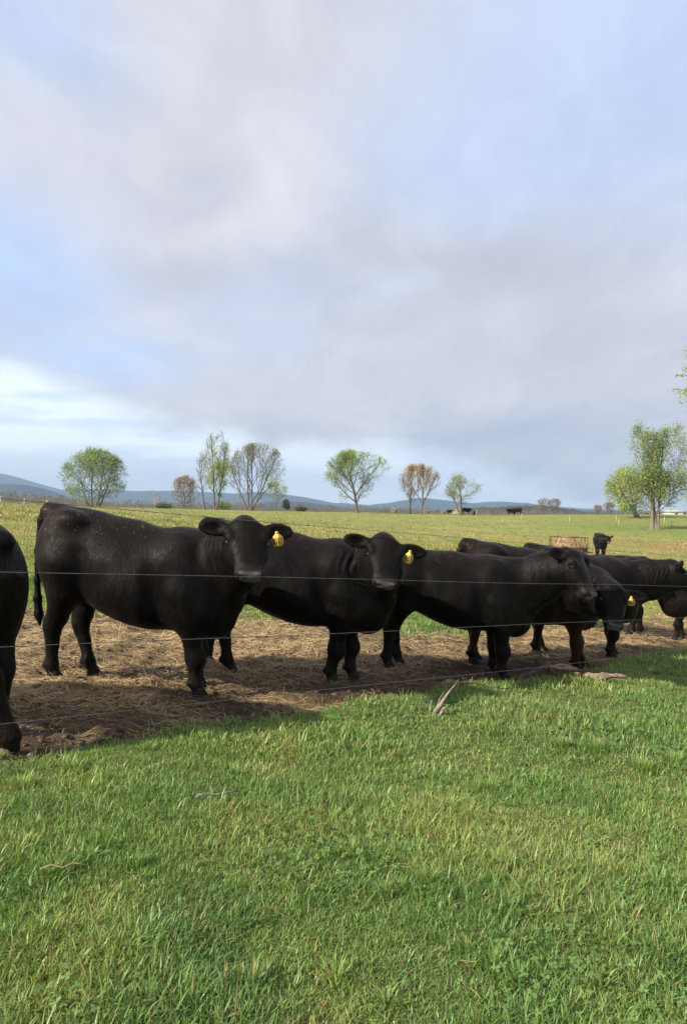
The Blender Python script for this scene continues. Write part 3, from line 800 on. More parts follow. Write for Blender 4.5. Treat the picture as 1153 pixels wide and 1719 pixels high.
def surface_net(field, lo, hi, h):
    cs = 4
    n = [int(math.ceil((hi[i] - lo[i]) / (h * cs))) for i in range(3)]
    ax = [lo[i] + np.arange(n[i] + 1) * h * cs for i in range(3)]
    Pc = np.stack(np.meshgrid(*ax, indexing='ij'), -1).reshape(-1, 3)
    Dc = field(Pc).reshape([k + 1 for k in n])
    mn = None
    for i in (0, 1):
        for j in (0, 1):
            for k in (0, 1):
                b = np.abs(Dc[i:n[0] + i, j:n[1] + j, k:n[2] + k]); mn = b if mn is None else np.minimum(mn, b)
    act = mn < h * cs * 1.9
    D = np.repeat(np.repeat(np.repeat(Dc[:-1, :-1, :-1], cs, 0), cs, 1), cs, 2).copy()
    ci = np.argwhere(act)
    off = np.stack(np.meshgrid(*[np.arange(cs)] * 3, indexing='ij'), -1).reshape(-1, 3)
    fi = (ci[:, None, :] * cs + off[None]).reshape(-1, 3)
    val = np.empty(len(fi), np.float32); lo_ = np.asarray(lo)
    for s in range(0, len(fi), 200000):
        val[s:s + 200000] = field(lo_ + fi[s:s + 200000] * h)
    D[fi[:, 0], fi[:, 1], fi[:, 2]] = val
    sh = D.shape; S = D < 0
    acc = np.zeros((sh[0] - 1, sh[1] - 1, sh[2] - 1, 3), np.float32); cnt = np.zeros(acc.shape[:3], np.int16)
    quads = []
    for axis in range(3):
        sl0 = [slice(None)] * 3; sl1 = [slice(None)] * 3; sl0[axis] = slice(0, -1); sl1[axis] = slice(1, None)
        cr = S[tuple(sl0)] != S[tuple(sl1)]
        idx = np.argwhere(cr)
        d0 = D[tuple(sl0)][cr]; d1 = D[tuple(sl1)][cr]
        ps = idx.astype(np.float32); ps[:, axis] += d0 / (d0 - d1)
        o1, o2 = [(1, 2), (2, 0), (0, 1)][axis]
        cells = []
        for (b, c_) in ((-1, -1), (0, -1), (0, 0), (-1, 0)):
            cc = idx.copy(); cc[:, o1] += b; cc[:, o2] += c_; cells.append(cc)
        ok = np.ones(len(idx), bool)
        for cc in cells:
            for k in range(3): ok &= (cc[:, k] >= 0) & (cc[:, k] < sh[k] - 1)
        for cc in cells:
            np.add.at(acc, (cc[ok, 0], cc[ok, 1], cc[ok, 2]), ps[ok]); np.add.at(cnt, (cc[ok, 0], cc[ok, 1], cc[ok, 2]), 1)
        fl = S[tuple(sl0)][cr][ok]
        q = np.stack([np.ravel_multi_index((cc[ok, 0], cc[ok, 1], cc[ok, 2]), cnt.shape) for cc in cells], 1)
        q[~fl] = q[~fl][:, ::-1]
        quads.append(q)
    used = np.flatnonzero(cnt.ravel() > 0)
    remap = np.full(cnt.size, -1, np.int64); remap[used] = np.arange(len(used))
    Vv = acc.reshape(-1, 3)[used] / cnt.ravel()[used][:, None]
    Vv = lo_ + Vv * h
    q = remap[np.concatenate(quads)]
    # one light relaxation
    nb_ = np.zeros_like(Vv); ct = np.zeros(len(Vv))
    for i in range(4):
        np.add.at(nb_, q[:, i], Vv[q[:, (i + 1) % 4]]); np.add.at(ct, q[:, i], 1)
    Vv = Vv * 0.5 + 0.5 * nb_ / ct[:, None]
    return Vv, q

def hoof_mesh():
    mb = MB()
    for s_ in (-1, 1):
        rows = []
        for z_, fx, bx_, wy in ((0.0, .078, -.052, .036), (.012, .080, -.054, .037), (.035, .066, -.052, .035), (.062, .046, -.048, .031), (.085, .036, -.040, .024)):
            r_ = []
            for k in range(10):
                th = 2 * math.pi * k / 10
                cx_ = math.cos(th); sy_ = math.sin(th)
                r_.append(((fx if cx_ > 0 else -bx_) * cx_, s_ * .033 + wy * sy_ * (1 - 0.25 * max(0, cx_)), z_))
            rows.append(r_)
        v = [p for r_ in rows for p in r_]
        fs = [(i * 10 + k, i * 10 + (k + 1) % 10, (i + 1) * 10 + (k + 1) % 10, (i + 1) * 10 + k) for i in range(4) for k in range(10)]
        fs += [tuple(range(10))[::-1], tuple(40 + k for k in range(10))]
        mb.add(v, fs)
    return mb.mesh('hoof')
HOOFMESH = hoof_mesh()
def eye_mesh():
    v, fs = [], []
    for i in range(9):
        ph = math.pi * i / 8
        for k in range(12):
            th = 2 * math.pi * k / 12; v.append((math.sin(ph) * math.cos(th), math.sin(ph) * math.sin(th), math.cos(ph)))
    for i in range(8):
        for k in range(12): fs.append((i * 12 + k, (i + 1) * 12 + k, (i + 1) * 12 + (k + 1) % 12, i * 12 + (k + 1) % 12))
    mb = MB(); mb.add(v, fs); return mb.mesh('eye')
EYEMESH = eye_mesh()

STROKES = {
    'M': [[(0, 0), (.12, 1), (.5, .35), (.85, 1), (1, 0)]], '1': [[(.5, 1), (.5, 0)]],
    '8': [[(.5, .52), (.1, .75), (.5, 1), (.9, .75), (.5, .52), (.05, .25), (.5, 0), (.95, .25), (.5, .52)]],
    '3': [[(.05, .9), (.5, 1), (.9, .78), (.4, .55), (.95, .3), (.5, 0), (.05, .12)]], '7': [[(0, 1), (1, 1), (.4, 0)]],
    '4': [[(.75, 0), (.7, 1), (0, .35), (1, .35)]], '0': [[(.5, 1), (.08, .6), (.2, .1), (.6, 0), (.95, .45), (.5, 1)]],
    '2': [[(.05, .75), (.5, 1), (.9, .7), (0, 0), (1, 0)]]}
def tag_meshes(text, wd=.072, ht=.082):
    """a yellow plastic ear tag: body below a narrow neck, with marker-pen writing in front (+y is out of the face)"""
    out = [(-.011, 0), (.011, 0), (.013, -.016), (wd * .38, -.034), (wd * .5, -.05), (wd * .5, -.034 - ht * .62), (wd * .36, -.034 - ht * .86), (wd * .2, -.034 - ht * .93), (-wd * .2, -.034 - ht * .93), (-wd * .36, -.034 - ht * .86), (-wd * .5, -.034 - ht * .62), (-wd * .5, -.05), (-wd * .38, -.034), (-.013, -.016)]
    n = len(out); mb = MB()
    v = [(x, .0014, z) for x, z in out] + [(x, -.0014, z) for x, z in out]
    mb.add(v, [tuple(range(n))[::-1], tuple(range(n, 2 * n))] + [(i, (i + 1) % n, n + (i + 1) % n, n + i) for i in range(n)])
    th = np.linspace(0, 2 * np.pi, 9)[:-1]
    mb.add([(.009 * math.cos(t_), .0026 + .0022, -.006 + .009 * math.sin(t_)) for t_ in th] + [(.010 * math.cos(t_), .0014, -.006 + .010 * math.sin(t_)) for t_ in th], [tuple(range(8))[::-1]] + [(i, (i + 1) % 8, 8 + (i + 1) % 8, 8 + i) for i in range(8)])
    body = mb.mesh('ear_tag', False)
    ink = MB(); k = len(text)
    if k:
        cw = wd * .80 / k
        for i, ch in enumerate(text):
            for st in STROKES[ch]:
                pts = [(-wd * .40 + cw * (i + .12 + .76 * x), .0024, -.034 - ht * .70 + ht * .56 * z) for x, z in st]
                # +x of the tag is the viewer's left when seen from the front, so mirror the writing
                pts = [(-x, y, z) for x, y, z in pts]
                ink.tube(pts, .0033, 4)
        inkm = ink.mesh('tag_writing', False)
    else: inkm = None
    return body, inkm

def hair(s2, seed):
    """short strands standing off the ear rims, the poll and the tail switch"""
    r = np.random.default_rng(seed + 900); a, u, l, Pk = s2['frame']; hs = s2['HS']
    B, D = [], []
    for (root, e, n, wv, ln) in s2['ears']:
        cen = root + e * (ln + .015); k = 900
        th = r.uniform(-2.5, 2.5, k); rd = e * np.cos(th)[:, None] * ln + wv * np.sin(th)[:, None] * .060
        B.append(cen + rd * .94 + n * r.normal(0, .010, k)[:, None]); o = e * np.cos(th)[:, None] + wv * np.sin(th)[:, None] + e * .35
        D.append((o + r.normal(0, .6, (k, 3))) * r.uniform(.004, .012, k)[:, None])
        k = 160; c_ = cen + e * r.uniform(-.06, .06, k)[:, None] + wv * r.uniform(-.03, .03, k)[:, None]
        B.append(c_); D.append((n * .8 + e * .5 + r.normal(0, .4, (k, 3))) * r.uniform(.02, .035, k)[:, None])
    k = 500; p = r.normal(0, 1, (k, 3)); p /= np.linalg.norm(p, axis=1)[:, None]; p[:, 2] = np.abs(p[:, 2])
    B.append(Pk + a * ((-.010 + .05 * p[:, 0]) * hs[0])[:, None] + l * (.074 * p[:, 1] * hs[1])[:, None] + u * ((.026 + .042 * p[:, 2]) * hs[2])[:, None])
    D.append((u * .7 + a * .6 + r.normal(0, .5, (k, 3))) * r.uniform(.006, .014, k)[:, None])
    B = np.concatenate(B); D = np.concatenate(D); n = len(B)
    sd = np.cross(D, r.normal(0, 1, (n, 3))); sd = sd / (np.linalg.norm(sd, axis=1)[:, None] + 1e-9) * .0011
    return np.stack([B - sd, B + sd, B + D], 1).reshape(-1, 3), np.arange(3 * n).reshape(-1, 3)
COWS = []
def cow(sp):
    """sp: hoof points on the ground (world), heading, head pose; the body is one continuous skin"""
    th = R(sp['yaw']); fw = np.array([math.cos(th), math.sin(th)]); lf = np.array([-math.sin(th), math.cos(th)])
    S = sp.get('scale', 1.0); xs = sp.get('xs', 1.0)
    root = np.asarray(sp['at'], float)
    rz0 = gz(*root)
    sx_ = (gz(*(root + fw * .5)) - gz(*(root - fw * .5))); sy_ = (gz(*(root + lf * .5)) - gz(*(root - lf * .5)))
    hl = {}
    for k, p in sp.get('feet', {}).items():
        dlt = np.asarray(p, float) - root; hl[k] = (dlt @ fw / S / xs, dlt @ lf / S)
    s2 = dict(sp); s2['hoof'] = hl
    wdir = lambda v: np.array([v[0] * fw[0] + v[1] * fw[1], v[0] * lf[0] + v[1] * lf[1], v[2]])
    if 'pollw' in sp:
        p = np.asarray(sp['pollw'], float); dl = p[:2] - root; lx, ly = dl @ fw / S / xs, dl @ lf / S
        s2['poll'] = (lx, ly, (p[2] - rz0 - sx_ * lx * S - sy_ * ly * S) / S)
    s2['a'] = wdir(sp['aw']); s2['u'] = wdir(sp['uw'])
    for k in ('earL', 'earR'):
        if k in sp and 'nw' in sp[k]: s2[k] = dict(sp[k], n=wdir(sp[k]['nw']))
    fld = cow_field(s2)
    h = sp.get('res', .010)
    pk = np.array(s2['poll'])
    lo = np.minimum([-.95, -.45, -.02], pk - .62); hi = np.maximum([.98, .45, 1.50], pk + .62); lo[2] = -.02
    Vv, q = surface_net(fld, lo, hi, h)
    a, u, l, Pk = s2['frame']
    hq = (Vv - Pk) @ np.stack([a, l, u]).T / s2['HS']
    muz = sstep(.445, .478, hq[:, 0]) * sstep(.075, .055, np.abs(hq[:, 1])) * sstep(-.085, -.065, hq[:, 2]) * (hq[:, 2] < .04) * (hq[:, 0] < .54)
    muz = np.maximum(muz, .10 * sstep(.36, .44, hq[:, 0]) * (hq[:, 0] < .54) * (np.abs(hq[:, 1]) < .13) * (np.abs(hq[:, 2] + .06) < .13))
    dirt = sstep(.38, .05, Vv[:, 2]) * sp.get('dirt', .7)
    nz_ = fbm(Vv[:, 0] * 3 + 9, Vv[:, 2] * 3 + sp.get('seed', 0), 61, 3)
    topm = np.clip(sstep(.95, 1.30, Vv[:, 2]) * sp.get('brown', .5) + sp.get('brownall', 0) * nz_ * 1.6, 0, 1)
    onhead = (hq[:, 0] > -.12) & (hq[:, 0] < .56) & (np.abs(hq[:, 1]) < .3) & (np.abs(hq[:, 2]) < .28)
    topm = np.where(onhead, topm * .3, topm)
    brn = sp.get('brownlegs', 0) * (sstep(.72, .5, Vv[:, 2]) * sstep(.10, .2, Vv[:, 2]) * (~onhead) + .0 * nz_)
    def shear(v):
        v = np.array(v, float).reshape(-1, 3); o = v.copy(); o[:, 0] *= xs
        o = o * S; o[:, 2] += sx_ * o[:, 0] + sy_ * o[:, 1]; return o
    hv, hf = hair(s2, sp.get('seed', 0)) if sp.get('parts', True) else (np.zeros((0, 3)), np.zeros((0, 3), int))
    me = new_mesh('cow', np.concatenate([shear(Vv), shear(hv)]) if len(hv) else shear(Vv), np.concatenate([q.ravel(), (hf + len(Vv)).ravel()]), np.concatenate([np.full(len(q), 4), np.full(len(hf), 3)]))
    set_color(me, 'coat', np.concatenate([np.stack([muz, dirt, topm, brn], 1), np.zeros((len(hv), 4))]))
    o = obj('cow', me, COAT); o.location = (*root, rz0); o.rotation_euler = (0, 0, th)
    o.color = (*sp.get('tint', (1, 1, 1)), 1)
    tag(o, sp['label'], 'cow', sp.get('group', 'black cattle in the muddy strip'))
    def child(name, me_, mat, p, M=None, sc_=1.0):
        c_ = obj(name, me_, None, o)
        if not me_.materials: me_.materials.append(mat)
        mw = Matrix.Identity(4)
        if M is not None:
            for i in range(3):
                for j in range(3): mw[i][j] = M[i][j]
        c_.matrix_local = Matrix.Translation(Vector(p)) @ mw @ Matrix.Diagonal((sc_, sc_, sc_, 1)) if not isinstance(sc_, tuple) else Matrix.Translation(Vector(p)) @ mw @ Matrix.Diagonal((*sc_, 1))
        return c_
    if sp.get('parts', True):
        for s_ in (-1, 1):
            hs = s2['HS']; p = Pk + a * .160 * hs[0] + l * .119 * hs[1] * s_ + u * -.012
            child('eye', EYEMESH, EYEM, shear(p)[0], None, .0225 * S)
        for key, js, tgt in s2['legs']:
            hm = HOOFMESH if not sp.get('tanhoof') else HOOFTAN
            p = shear((tgt[0] - .012, tgt[1], 0.002))[0]
            child('hoof', hm, HOOF if not sp.get('tanhoof') else HOOF_TAN, p, None, S * sp.get('hoofs', .84))
    if 'tagside' in sp:
        root_e, e, n, wv, ln = s2['ears'][0 if sp['tagside'] > 0 else 1]
        # hangs from the middle of the ear, facing the way the ear faces
        p = root_e + e * sp.get('tagpos', .10) + n * .034 + np.array([0, 0, sp.get('tagdz', -.01)])
        nl = wdir(sp.get('tagface', (0, -1, .15))); yv = nrm(nl); tilt = sp.get('tagtilt', 0)
        zv = np.array([0, 0, 1.0]); zv = nrm(zv - yv * (zv @ yv)); xv = np.cross(yv, zv)
        zv, xv = zv * math.cos(tilt) + xv * math.sin(tilt), xv * math.cos(tilt) - zv * math.sin(tilt)
        M = np.stack([xv, yv, zv], 1)
        b, ink = tag_meshes(sp.get('tagtext', ''), *sp.get('tagsize', (.072, .082)))
        t_ = child('ear_tag', b, TAGM, shear(p)[0], M, S)
        if ink is not None:
            k_ = obj('tag_writing', ink, INK, t_)
    COWS.append(o)
    return o
HOOFTAN = HOOFMESH.copy()

def pxw(x, y, Yd): return ((x - CX) / F * Yd, Yd, EYE - (y - CY) / F * Yd)
# the heifer in front, head turned to the camera
cow(dict(yaw=-4, at=(-1.70, 5.92), xs=.97, feet=dict(HR=(-2.255, 5.80), HL=(-2.03, 6.04), FR=(-1.115, 5.75), FL=(-1.17, 6.06)),
         pollw=pxw(413, 887, 5.42), aw=(.15, -.58, -.80), uw=(.14, -.78, .60), rump=.03, seed=1, heads=(.96, 1.13, 1.0),
         earL=dict(u=.02, a=-.03), earR=dict(u=.05, a=-.02), tagside=1, tagpos=.118, tagdz=-.005, tagtext='M187', tagface=(-.12, -1, .1), tagtilt=.15, tagsize=(.086, .082),
         legw=.97, fold=.008, res=.009, tail=(-.01, -.02), label='black heifer in front, facing the camera with the M187 yellow tag in its ear'))
# second one, half hidden by the first
cow(dict(yaw=2, at=(-.52, 6.86), xs=1.06, feet=dict(HR=(-1.00, 6.66), HL=(-1.26, 6.95), FR=(-.09, 6.73), FL=(.10, 6.95)),
         pollw=pxw(646, 912, 6.42), aw=(-.02, -.52, -.85), uw=(.12, -.82, .52), rump=.02, seed=2, heads=(.94, 1.04, .98), legw=.93,
         earL=dict(u=.02, a=.03), earR=dict(u=.04, a=0), tagside=1, tagpos=.105, tagdz=.0, tagtext='407', tagface=(-.15, -1, .1), tagtilt=-.22, tagsize=(.078, .088),
         fold=.009, res=.010, label='black cow between two others, facing the camera, drop-shaped yellow tag hanging from its ear'))
# third, head in three-quarter profile
cow(dict(yaw=0, at=(1.085, 7.76), xs=1.03, scale=.97, feet=dict(HR=(.475, 7.64), HL=(.60, 7.86), FR=(1.665, 7.63), FL=(1.63, 7.9)),
         pollw=pxw(960, 934, 7.48), aw=(.33, -.46, -.82), uw=(.70, -.52, .50), rump=-.06, seed=3, heads=(1.06, 1.14, 1.14), legw=.95,
         earR=dict(u=-.55, a=-.38, nw=(.0, -.95, .1), len=.10), earL=dict(u=.1, a=.0, nw=(-.1, -.95, .1), len=.105), tagside=1, tagpos=.07, tagdz=-.02, tagface=(-.60, -.8, .05), tagtilt=-.1, tagsize=(.07, .085),
         fold=.006, res=.010, label='black cow standing side on behind the stick, head in three-quarter profile with big dark eye'))
# brownish one behind it, lowering its head
cow(dict(yaw=9, at=(2.10, 8.60), scale=1.03, feet=dict(HR=(1.47, 8.32), HL=(1.55, 8.62), FR=(2.72, 8.58), FL=(2.88, 8.86)),
         pollw=pxw(1028, 990, 8.05), aw=(-.12, -.48, -.87), uw=(.04, -.86, .48), rump=.0, seed=4, brown=.4, brownall=.0, brownlegs=.35, legw=.82, tint=(1.05, 1.0, 1.0),
         earL=dict(u=.16, a=.02, len=.125), earR=dict(u=.02, a=.0), tagside=1, tagpos=.085, tagdz=-.012, tagtext='807', tagface=(-.05, -1, .1), tagsize=(.074, .07),
         fold=.008, res=.010, label='brownish black cow with its head lowered, round yellow tag in the ear, brown legs'))
# behind, walking out of the picture to the right
cow(dict(yaw=16, at=(3.06, 9.72), scale=1.02, feet=dict(HR=(2.46, 9.40), HL=(2.60, 9.62), FR=(3.54, 9.78), FL=(3.66, 10.02)),
         pollw=pxw(1130, 950, 9.75), aw=(.72, -.16, -.62), uw=(.58, -.1, .8), rump=.02, seed=5, legw=.88,
         earR=dict(u=.25, a=-.1, nw=(.1, -.95, .2), len=.10), earL=dict(u=.3, a=-.1, len=.10),
         res=.011, label='black cow at the right edge looking out of the picture, behind the head-down one'))
# nearest, only its hind quarters in the picture
cow(dict(yaw=168, at=(-2.615, 4.36), scale=1.0, rump=-.09, notail=True, feet=dict(HL=(-1.885, 4.13), HR=(-2.10, 4.40)),
         pollw=(-3.62, 4.60, 1.02), aw=(-.5, .1, -.85), uw=(-.85, 0, .5), tail=(.09, -.06), seed=6, brown=.15, legw=1.22,
         res=.010, tanhoof=True, hoofs=1.0, label='hind quarters of the nearest black cow, cut off by the left edge, pale tan hoof'))
# two more, mostly hidden at the back right
cow(dict(yaw=184, at=(6.02, 12.35), scale=.84, legw=.82, notail=True, feet=dict(FL=(5.50, 12.30), FR=(5.72, 12.55)), pollw=(5.20, 12.2, .42), aw=(-.5, .1, -.85), uw=(-.8, 0, .5), seed=7, tint=(1.6, 1.5, 1.45),
         res=.015, label='dusty black cow at the far right, its head hidden behind the cow at the edge'))
cow(dict(yaw=170, at=(4.35, 12.35), scale=.98, feet=dict(HL=(4.67, 12.15), HR=(4.95, 12.45), FL=(3.86, 12.4), FR=(3.95, 12.65)), pollw=(3.45, 12.5, .62), aw=(-.7, 0, -.7), uw=(-.7, 0, .7), seed=8, notail=True,
         res=.015, label='cow of which only the legs show, standing behind the cow at the right edge'))
# out on the pasture
_b = at_ground(1014, 936)
cow(dict(yaw=-104, at=(_b[0] - .1, _b[1] + .5), scale=1.04, feet={}, pollw=(_b[0] + .02, _b[1] - .50, gz(*_b) + 1.20), aw=(-.24, -.74, -.64), uw=(-.2, -.62, .76), seed=9, tint=(1.5, 1.4, 1.4),
         earL=dict(u=.9), earR=dict(u=.9), res=.020, group='cattle out on the pasture', label='lone black cow facing us beside the hay feeder'))
def far_cow(x, y, yaw, label, first=None, sc_=1.0, head=None):
    Yd = 138.0; X0 = (x - CX) / F * Yd
    if first is None:
        o = cow(dict(yaw=yaw, at=(X0, Yd), feet={}, pollw=(X0 - 1.05, Yd, gz(X0, Yd) + (head or 1.15)), aw=(-.75, 0, -.65), uw=(-.65, 0, .75), seed=12, tint=(1.3, 1.2, 1.15), res=.035, parts=False, group='cattle out on the pasture', label=label))
    else:
        o = first.copy(); col.objects.link(o); o.location = (X0, Yd, gz(X0, Yd)); o.rotation_euler = (0, 0, R(yaw)); o['label'] = label; o.scale = (sc_,) * 3
    return o
fc = far_cow(868, 863, 180, 'tiny black cow grazing on the crest beside a pale post')
far_cow(857, 863, 215, 'tiny dark cow just ahead of the grazing one on the crest', fc, .95)
far_cow(781, 862, 0, 'tiny black cow standing right of the small tree on the crest', fc, .92)
far_cow(755, 862.5, 160, 'tiny black cow left of the pale stack on the crest', fc, .6)

# ------------------------------------------------------------------ wire fence
WIRE = simple_mat('galvanised_wire', (0.13, 0.132, 0.14), 0.5, 0.3, 30, 0, 0.35, 0.2)
POSTM = simple_mat('weathered_post', (0.23, 0.19, 0.15), 0.9, 0.4, 14, 0.6)
def fence():
    P0 = np.array([-.4642 * 3.4, 3.4]); dr = np.array([1.1, 1.0])
    root = empty('wire_fence', (*P0, gz(*P0)))
    tag(root, 'wire fence of four thin strands running in front of the cattle', 'fence')
    base = np.array([*P0, gz(*P0)])
    ta, tb = -3.0, 10.5
    for y0 in (835, 957, 1085, 1213):
        z0 = EYE - 3.4 * (y0 - CY) / F; m = (1001 - y0) / 1942.0; y1 = y0 + 1153 * m
        Y1 = 3.4 * 2.4592; z1 = EYE - Y1 * (y1 - CY) / F; kz = (z1 - z0) / (Y1 - 3.4)
        t_ = np.linspace(ta, tb, 90)
        pts = np.stack([P0[0] + dr[0] * t_, P0[1] + t_, z0 + kz * t_], 1)
        ph = (t_ - ta) / (tb - ta); pts[:, 2] -= 0.012 * np.sin(ph * math.pi) + 0.003 * np.sin(t_ * 2.3 + y0)
        if y0 == 1213: pts[:, 2] += -0.02 * sstep(0, 3, t_) * sstep(6, 3, t_)
        mb = MB(); mb.tube(pts - base, 0.0018, 5); mb.build('wire', WIRE, root)
    for t_ in (ta, tb):
        X_, Y_ = P0 + dr * t_; h = 1.6
        mb = MB(); mb.tube(np.array([(X_, Y_, gz(X_, Y_) - .3), (X_, Y_, gz(X_, Y_) + .6), (X_ + .01, Y_, gz(X_, Y_) + h)]) - base, [.065, .06, .055], 10)
        mb.build('post', POSTM, root)
fence()

# ------------------------------------------------------------------ wood lying about
WOODG = simple_mat('weathered_wood', (0.24, 0.205, 0.165), 0.85, 0.45, 30, 0.8)
WOODP = simple_mat('rotten_log', (0.22, 0.165, 0.12), 0.95, 0.6, 22, 0.9)
BARKD = simple_mat('dark_bark', (0.075, 0.055, 0.042), 0.9, 0.5, 25, 0.9)
def splinter_post():
    X0, Y0 = at_ground(733, 1203); z0 = gz(X0, Y0)
    mb = MB(); s = Y0 / F
    # jagged shards leaning right, rising from one split butt
    for (x0, x1, top_, w0, dy, th_) in ((-7, 36, 60, 4.6, .0, .009), (-3, 17, 34, 3.2, .016, .008), (-12, -8, 27, 3.4, .02, .009), (3, 17, 19, 2.8, -.012, .009), (-18, -36, 15, 1.8, .012, .006), (-6, 14, 44, 1.6, .026, .006)):
        # a split shard: broad at the butt, running out to a torn point
        v = []
        for k, (f, wf, jx) in enumerate(((-.12, .9, 0), (.0, 1.0, 0), (.3, .95, .8), (.55, .62, -.6), (.8, .34, .5), (1.0, .04, 0))):
            xc = (x0 + (x1 - x0) * max(f, 0)) * s + jx * s; zc = top_ * f * s; hw_ = w0 * wf * s
            v += [(xc - hw_, dy, zc + .25 * hw_), (xc + hw_ * .1, dy - th_ * wf, zc), (xc + hw_, dy + .004, zc - .25 * hw_), (xc, dy + th_ * wf, zc)]
        fs = [(4 * i_ + q, 4 * i_ + (q + 1) % 4, 4 * i_ + 4 + (q + 1) % 4, 4 * i_ + 4 + q) for i_ in range(5) for q in range(4)] + [(3, 2, 1, 0), (20, 21, 22, 23)]
        mb.add(v, fs)
    tag(mb.build('broken_post', WOODG, None, (X0, Y0, z0), smooth=False), 'splintered grey stump of wood sticking up from the grass', 'broken post')
splinter_post()
def log_():
    A = np.array(at_ground(922, 1134)); B = np.array(at_ground(1054, 1151)); n = 14
    t_ = np.linspace(0, 1, n); pts = []
    for k in t_:
        p = A + (B - A) * k; pts.append((p[0], p[1] + .03 * math.sin(k * 7), gz(*p) + .065 + .02 * math.sin(k * 9)))
    pts = np.array(pts); root = pts[0].copy(); root[2] = gz(*A)
    rad = np.interp(t_, [0, .12, .3, .5, .62, .8, .95, 1], [.045, .062, .052, .045, .052, .032, .028, .02]) * (1 + .15 * rng.normal(0, 1, n))
    mb = MB(); mb.tube(pts - root, rad, 9, squash=.8)
    for i, (dx, dz) in ((8, (.10, .0)),):
        mb.tube([pts[i] - root, pts[i] - root + np.array([dx * .5, .02, dz * .7 + .03]), pts[i] - root + np.array([dx, .03, dz + .03])], [.03, .02, .006], 6)
    tag(mb.build('rotten_log', WOODP, None, tuple(root)), 'pale rotten log lying on the grass at the edge of the mud', 'log')
log_()
def branch_():
    px_ = [(852, 1146, 0), (870, 1139, .02), (890, 1131, .06), (905, 1124, .10), (918, 1121, .13), (935, 1127, .10), (955, 1131, .09), (985, 1131, .07)]
    pts = []
    for x, y, lift in px_:
        Yd = 7.5 + .004 * (x - 850); X_ = (x - CX) / F * Yd; pts.append((X_, Yd, gz(X_, Yd) + .02 + lift))
    pts = np.array(pts); root = pts[0].copy()
    mb = MB(); mb.tube(pts - root, [.014, .024, .026, .03, .032, .024, .022, .016], 7)
    mb.tube([pts[4] - root, pts[4] - root + np.array([.05, -.03, -.06]), pts[4] - root + np.array([.10, -.05, -.10])], [.024, .018, .01], 6)
    tag(mb.build('fallen_branch', BARKD, None, tuple(root)), 'dark crooked branch lying in the mud behind the pale log', 'branch')
branch_()
def ground_stick(name, pxs, rad, mat, lift, label, cat):
    pts = []
    for x, y in pxs:
        X_, Y_ = at_ground(x, y); pts.append((X_, Y_, float(surf(X_, Y_)) + lift))
    pts = np.array(pts); root = pts[0].copy()
    mb = MB(); mb.tube(pts - root, np.linspace(rad, rad * .5, len(pts)), 6)
    if len(pts) > 5:
        k = len(pts) // 2; dv = (pts[k + 1] - pts[k]); mb.tube([pts[k] - root, pts[k] - root + dv * .6 + np.array([0, .03, .03]), pts[k] - root + dv * 1.2 + np.array([0, .07, .05])], [rad * .6, rad * .5, rad * .25], 5)
    tag(mb.build(name, mat, None, tuple(root)), label, cat)
ground_stick('twig', [(772, 1163), (800, 1161), (820, 1169), (850, 1172), (880, 1168), (910, 1173)], .006, BARKD, .07, 'thin dark twig arching over the grass near the broken stump', 'twig')
ground_stick('bark_piece', [(330, 1362), (345, 1360), (362, 1358), (380, 1353), (400, 1349)], .008, simple_mat('lichen_bark', (0.17, 0.19, 0.15), .9, .5, 50, .8), .045, 'grey green lichened stick lying in the turf', 'stick')
ground_stick('straw_stem', [(68, 1502), (85, 1497), (104, 1492), (122, 1488), (143, 1482)], .0035, simple_mat('straw_pale', (0.42, 0.36, 0.17), .7, .2, 50, 0), .06, 'single long pale straw stem lying on the grass', 'straw stem')

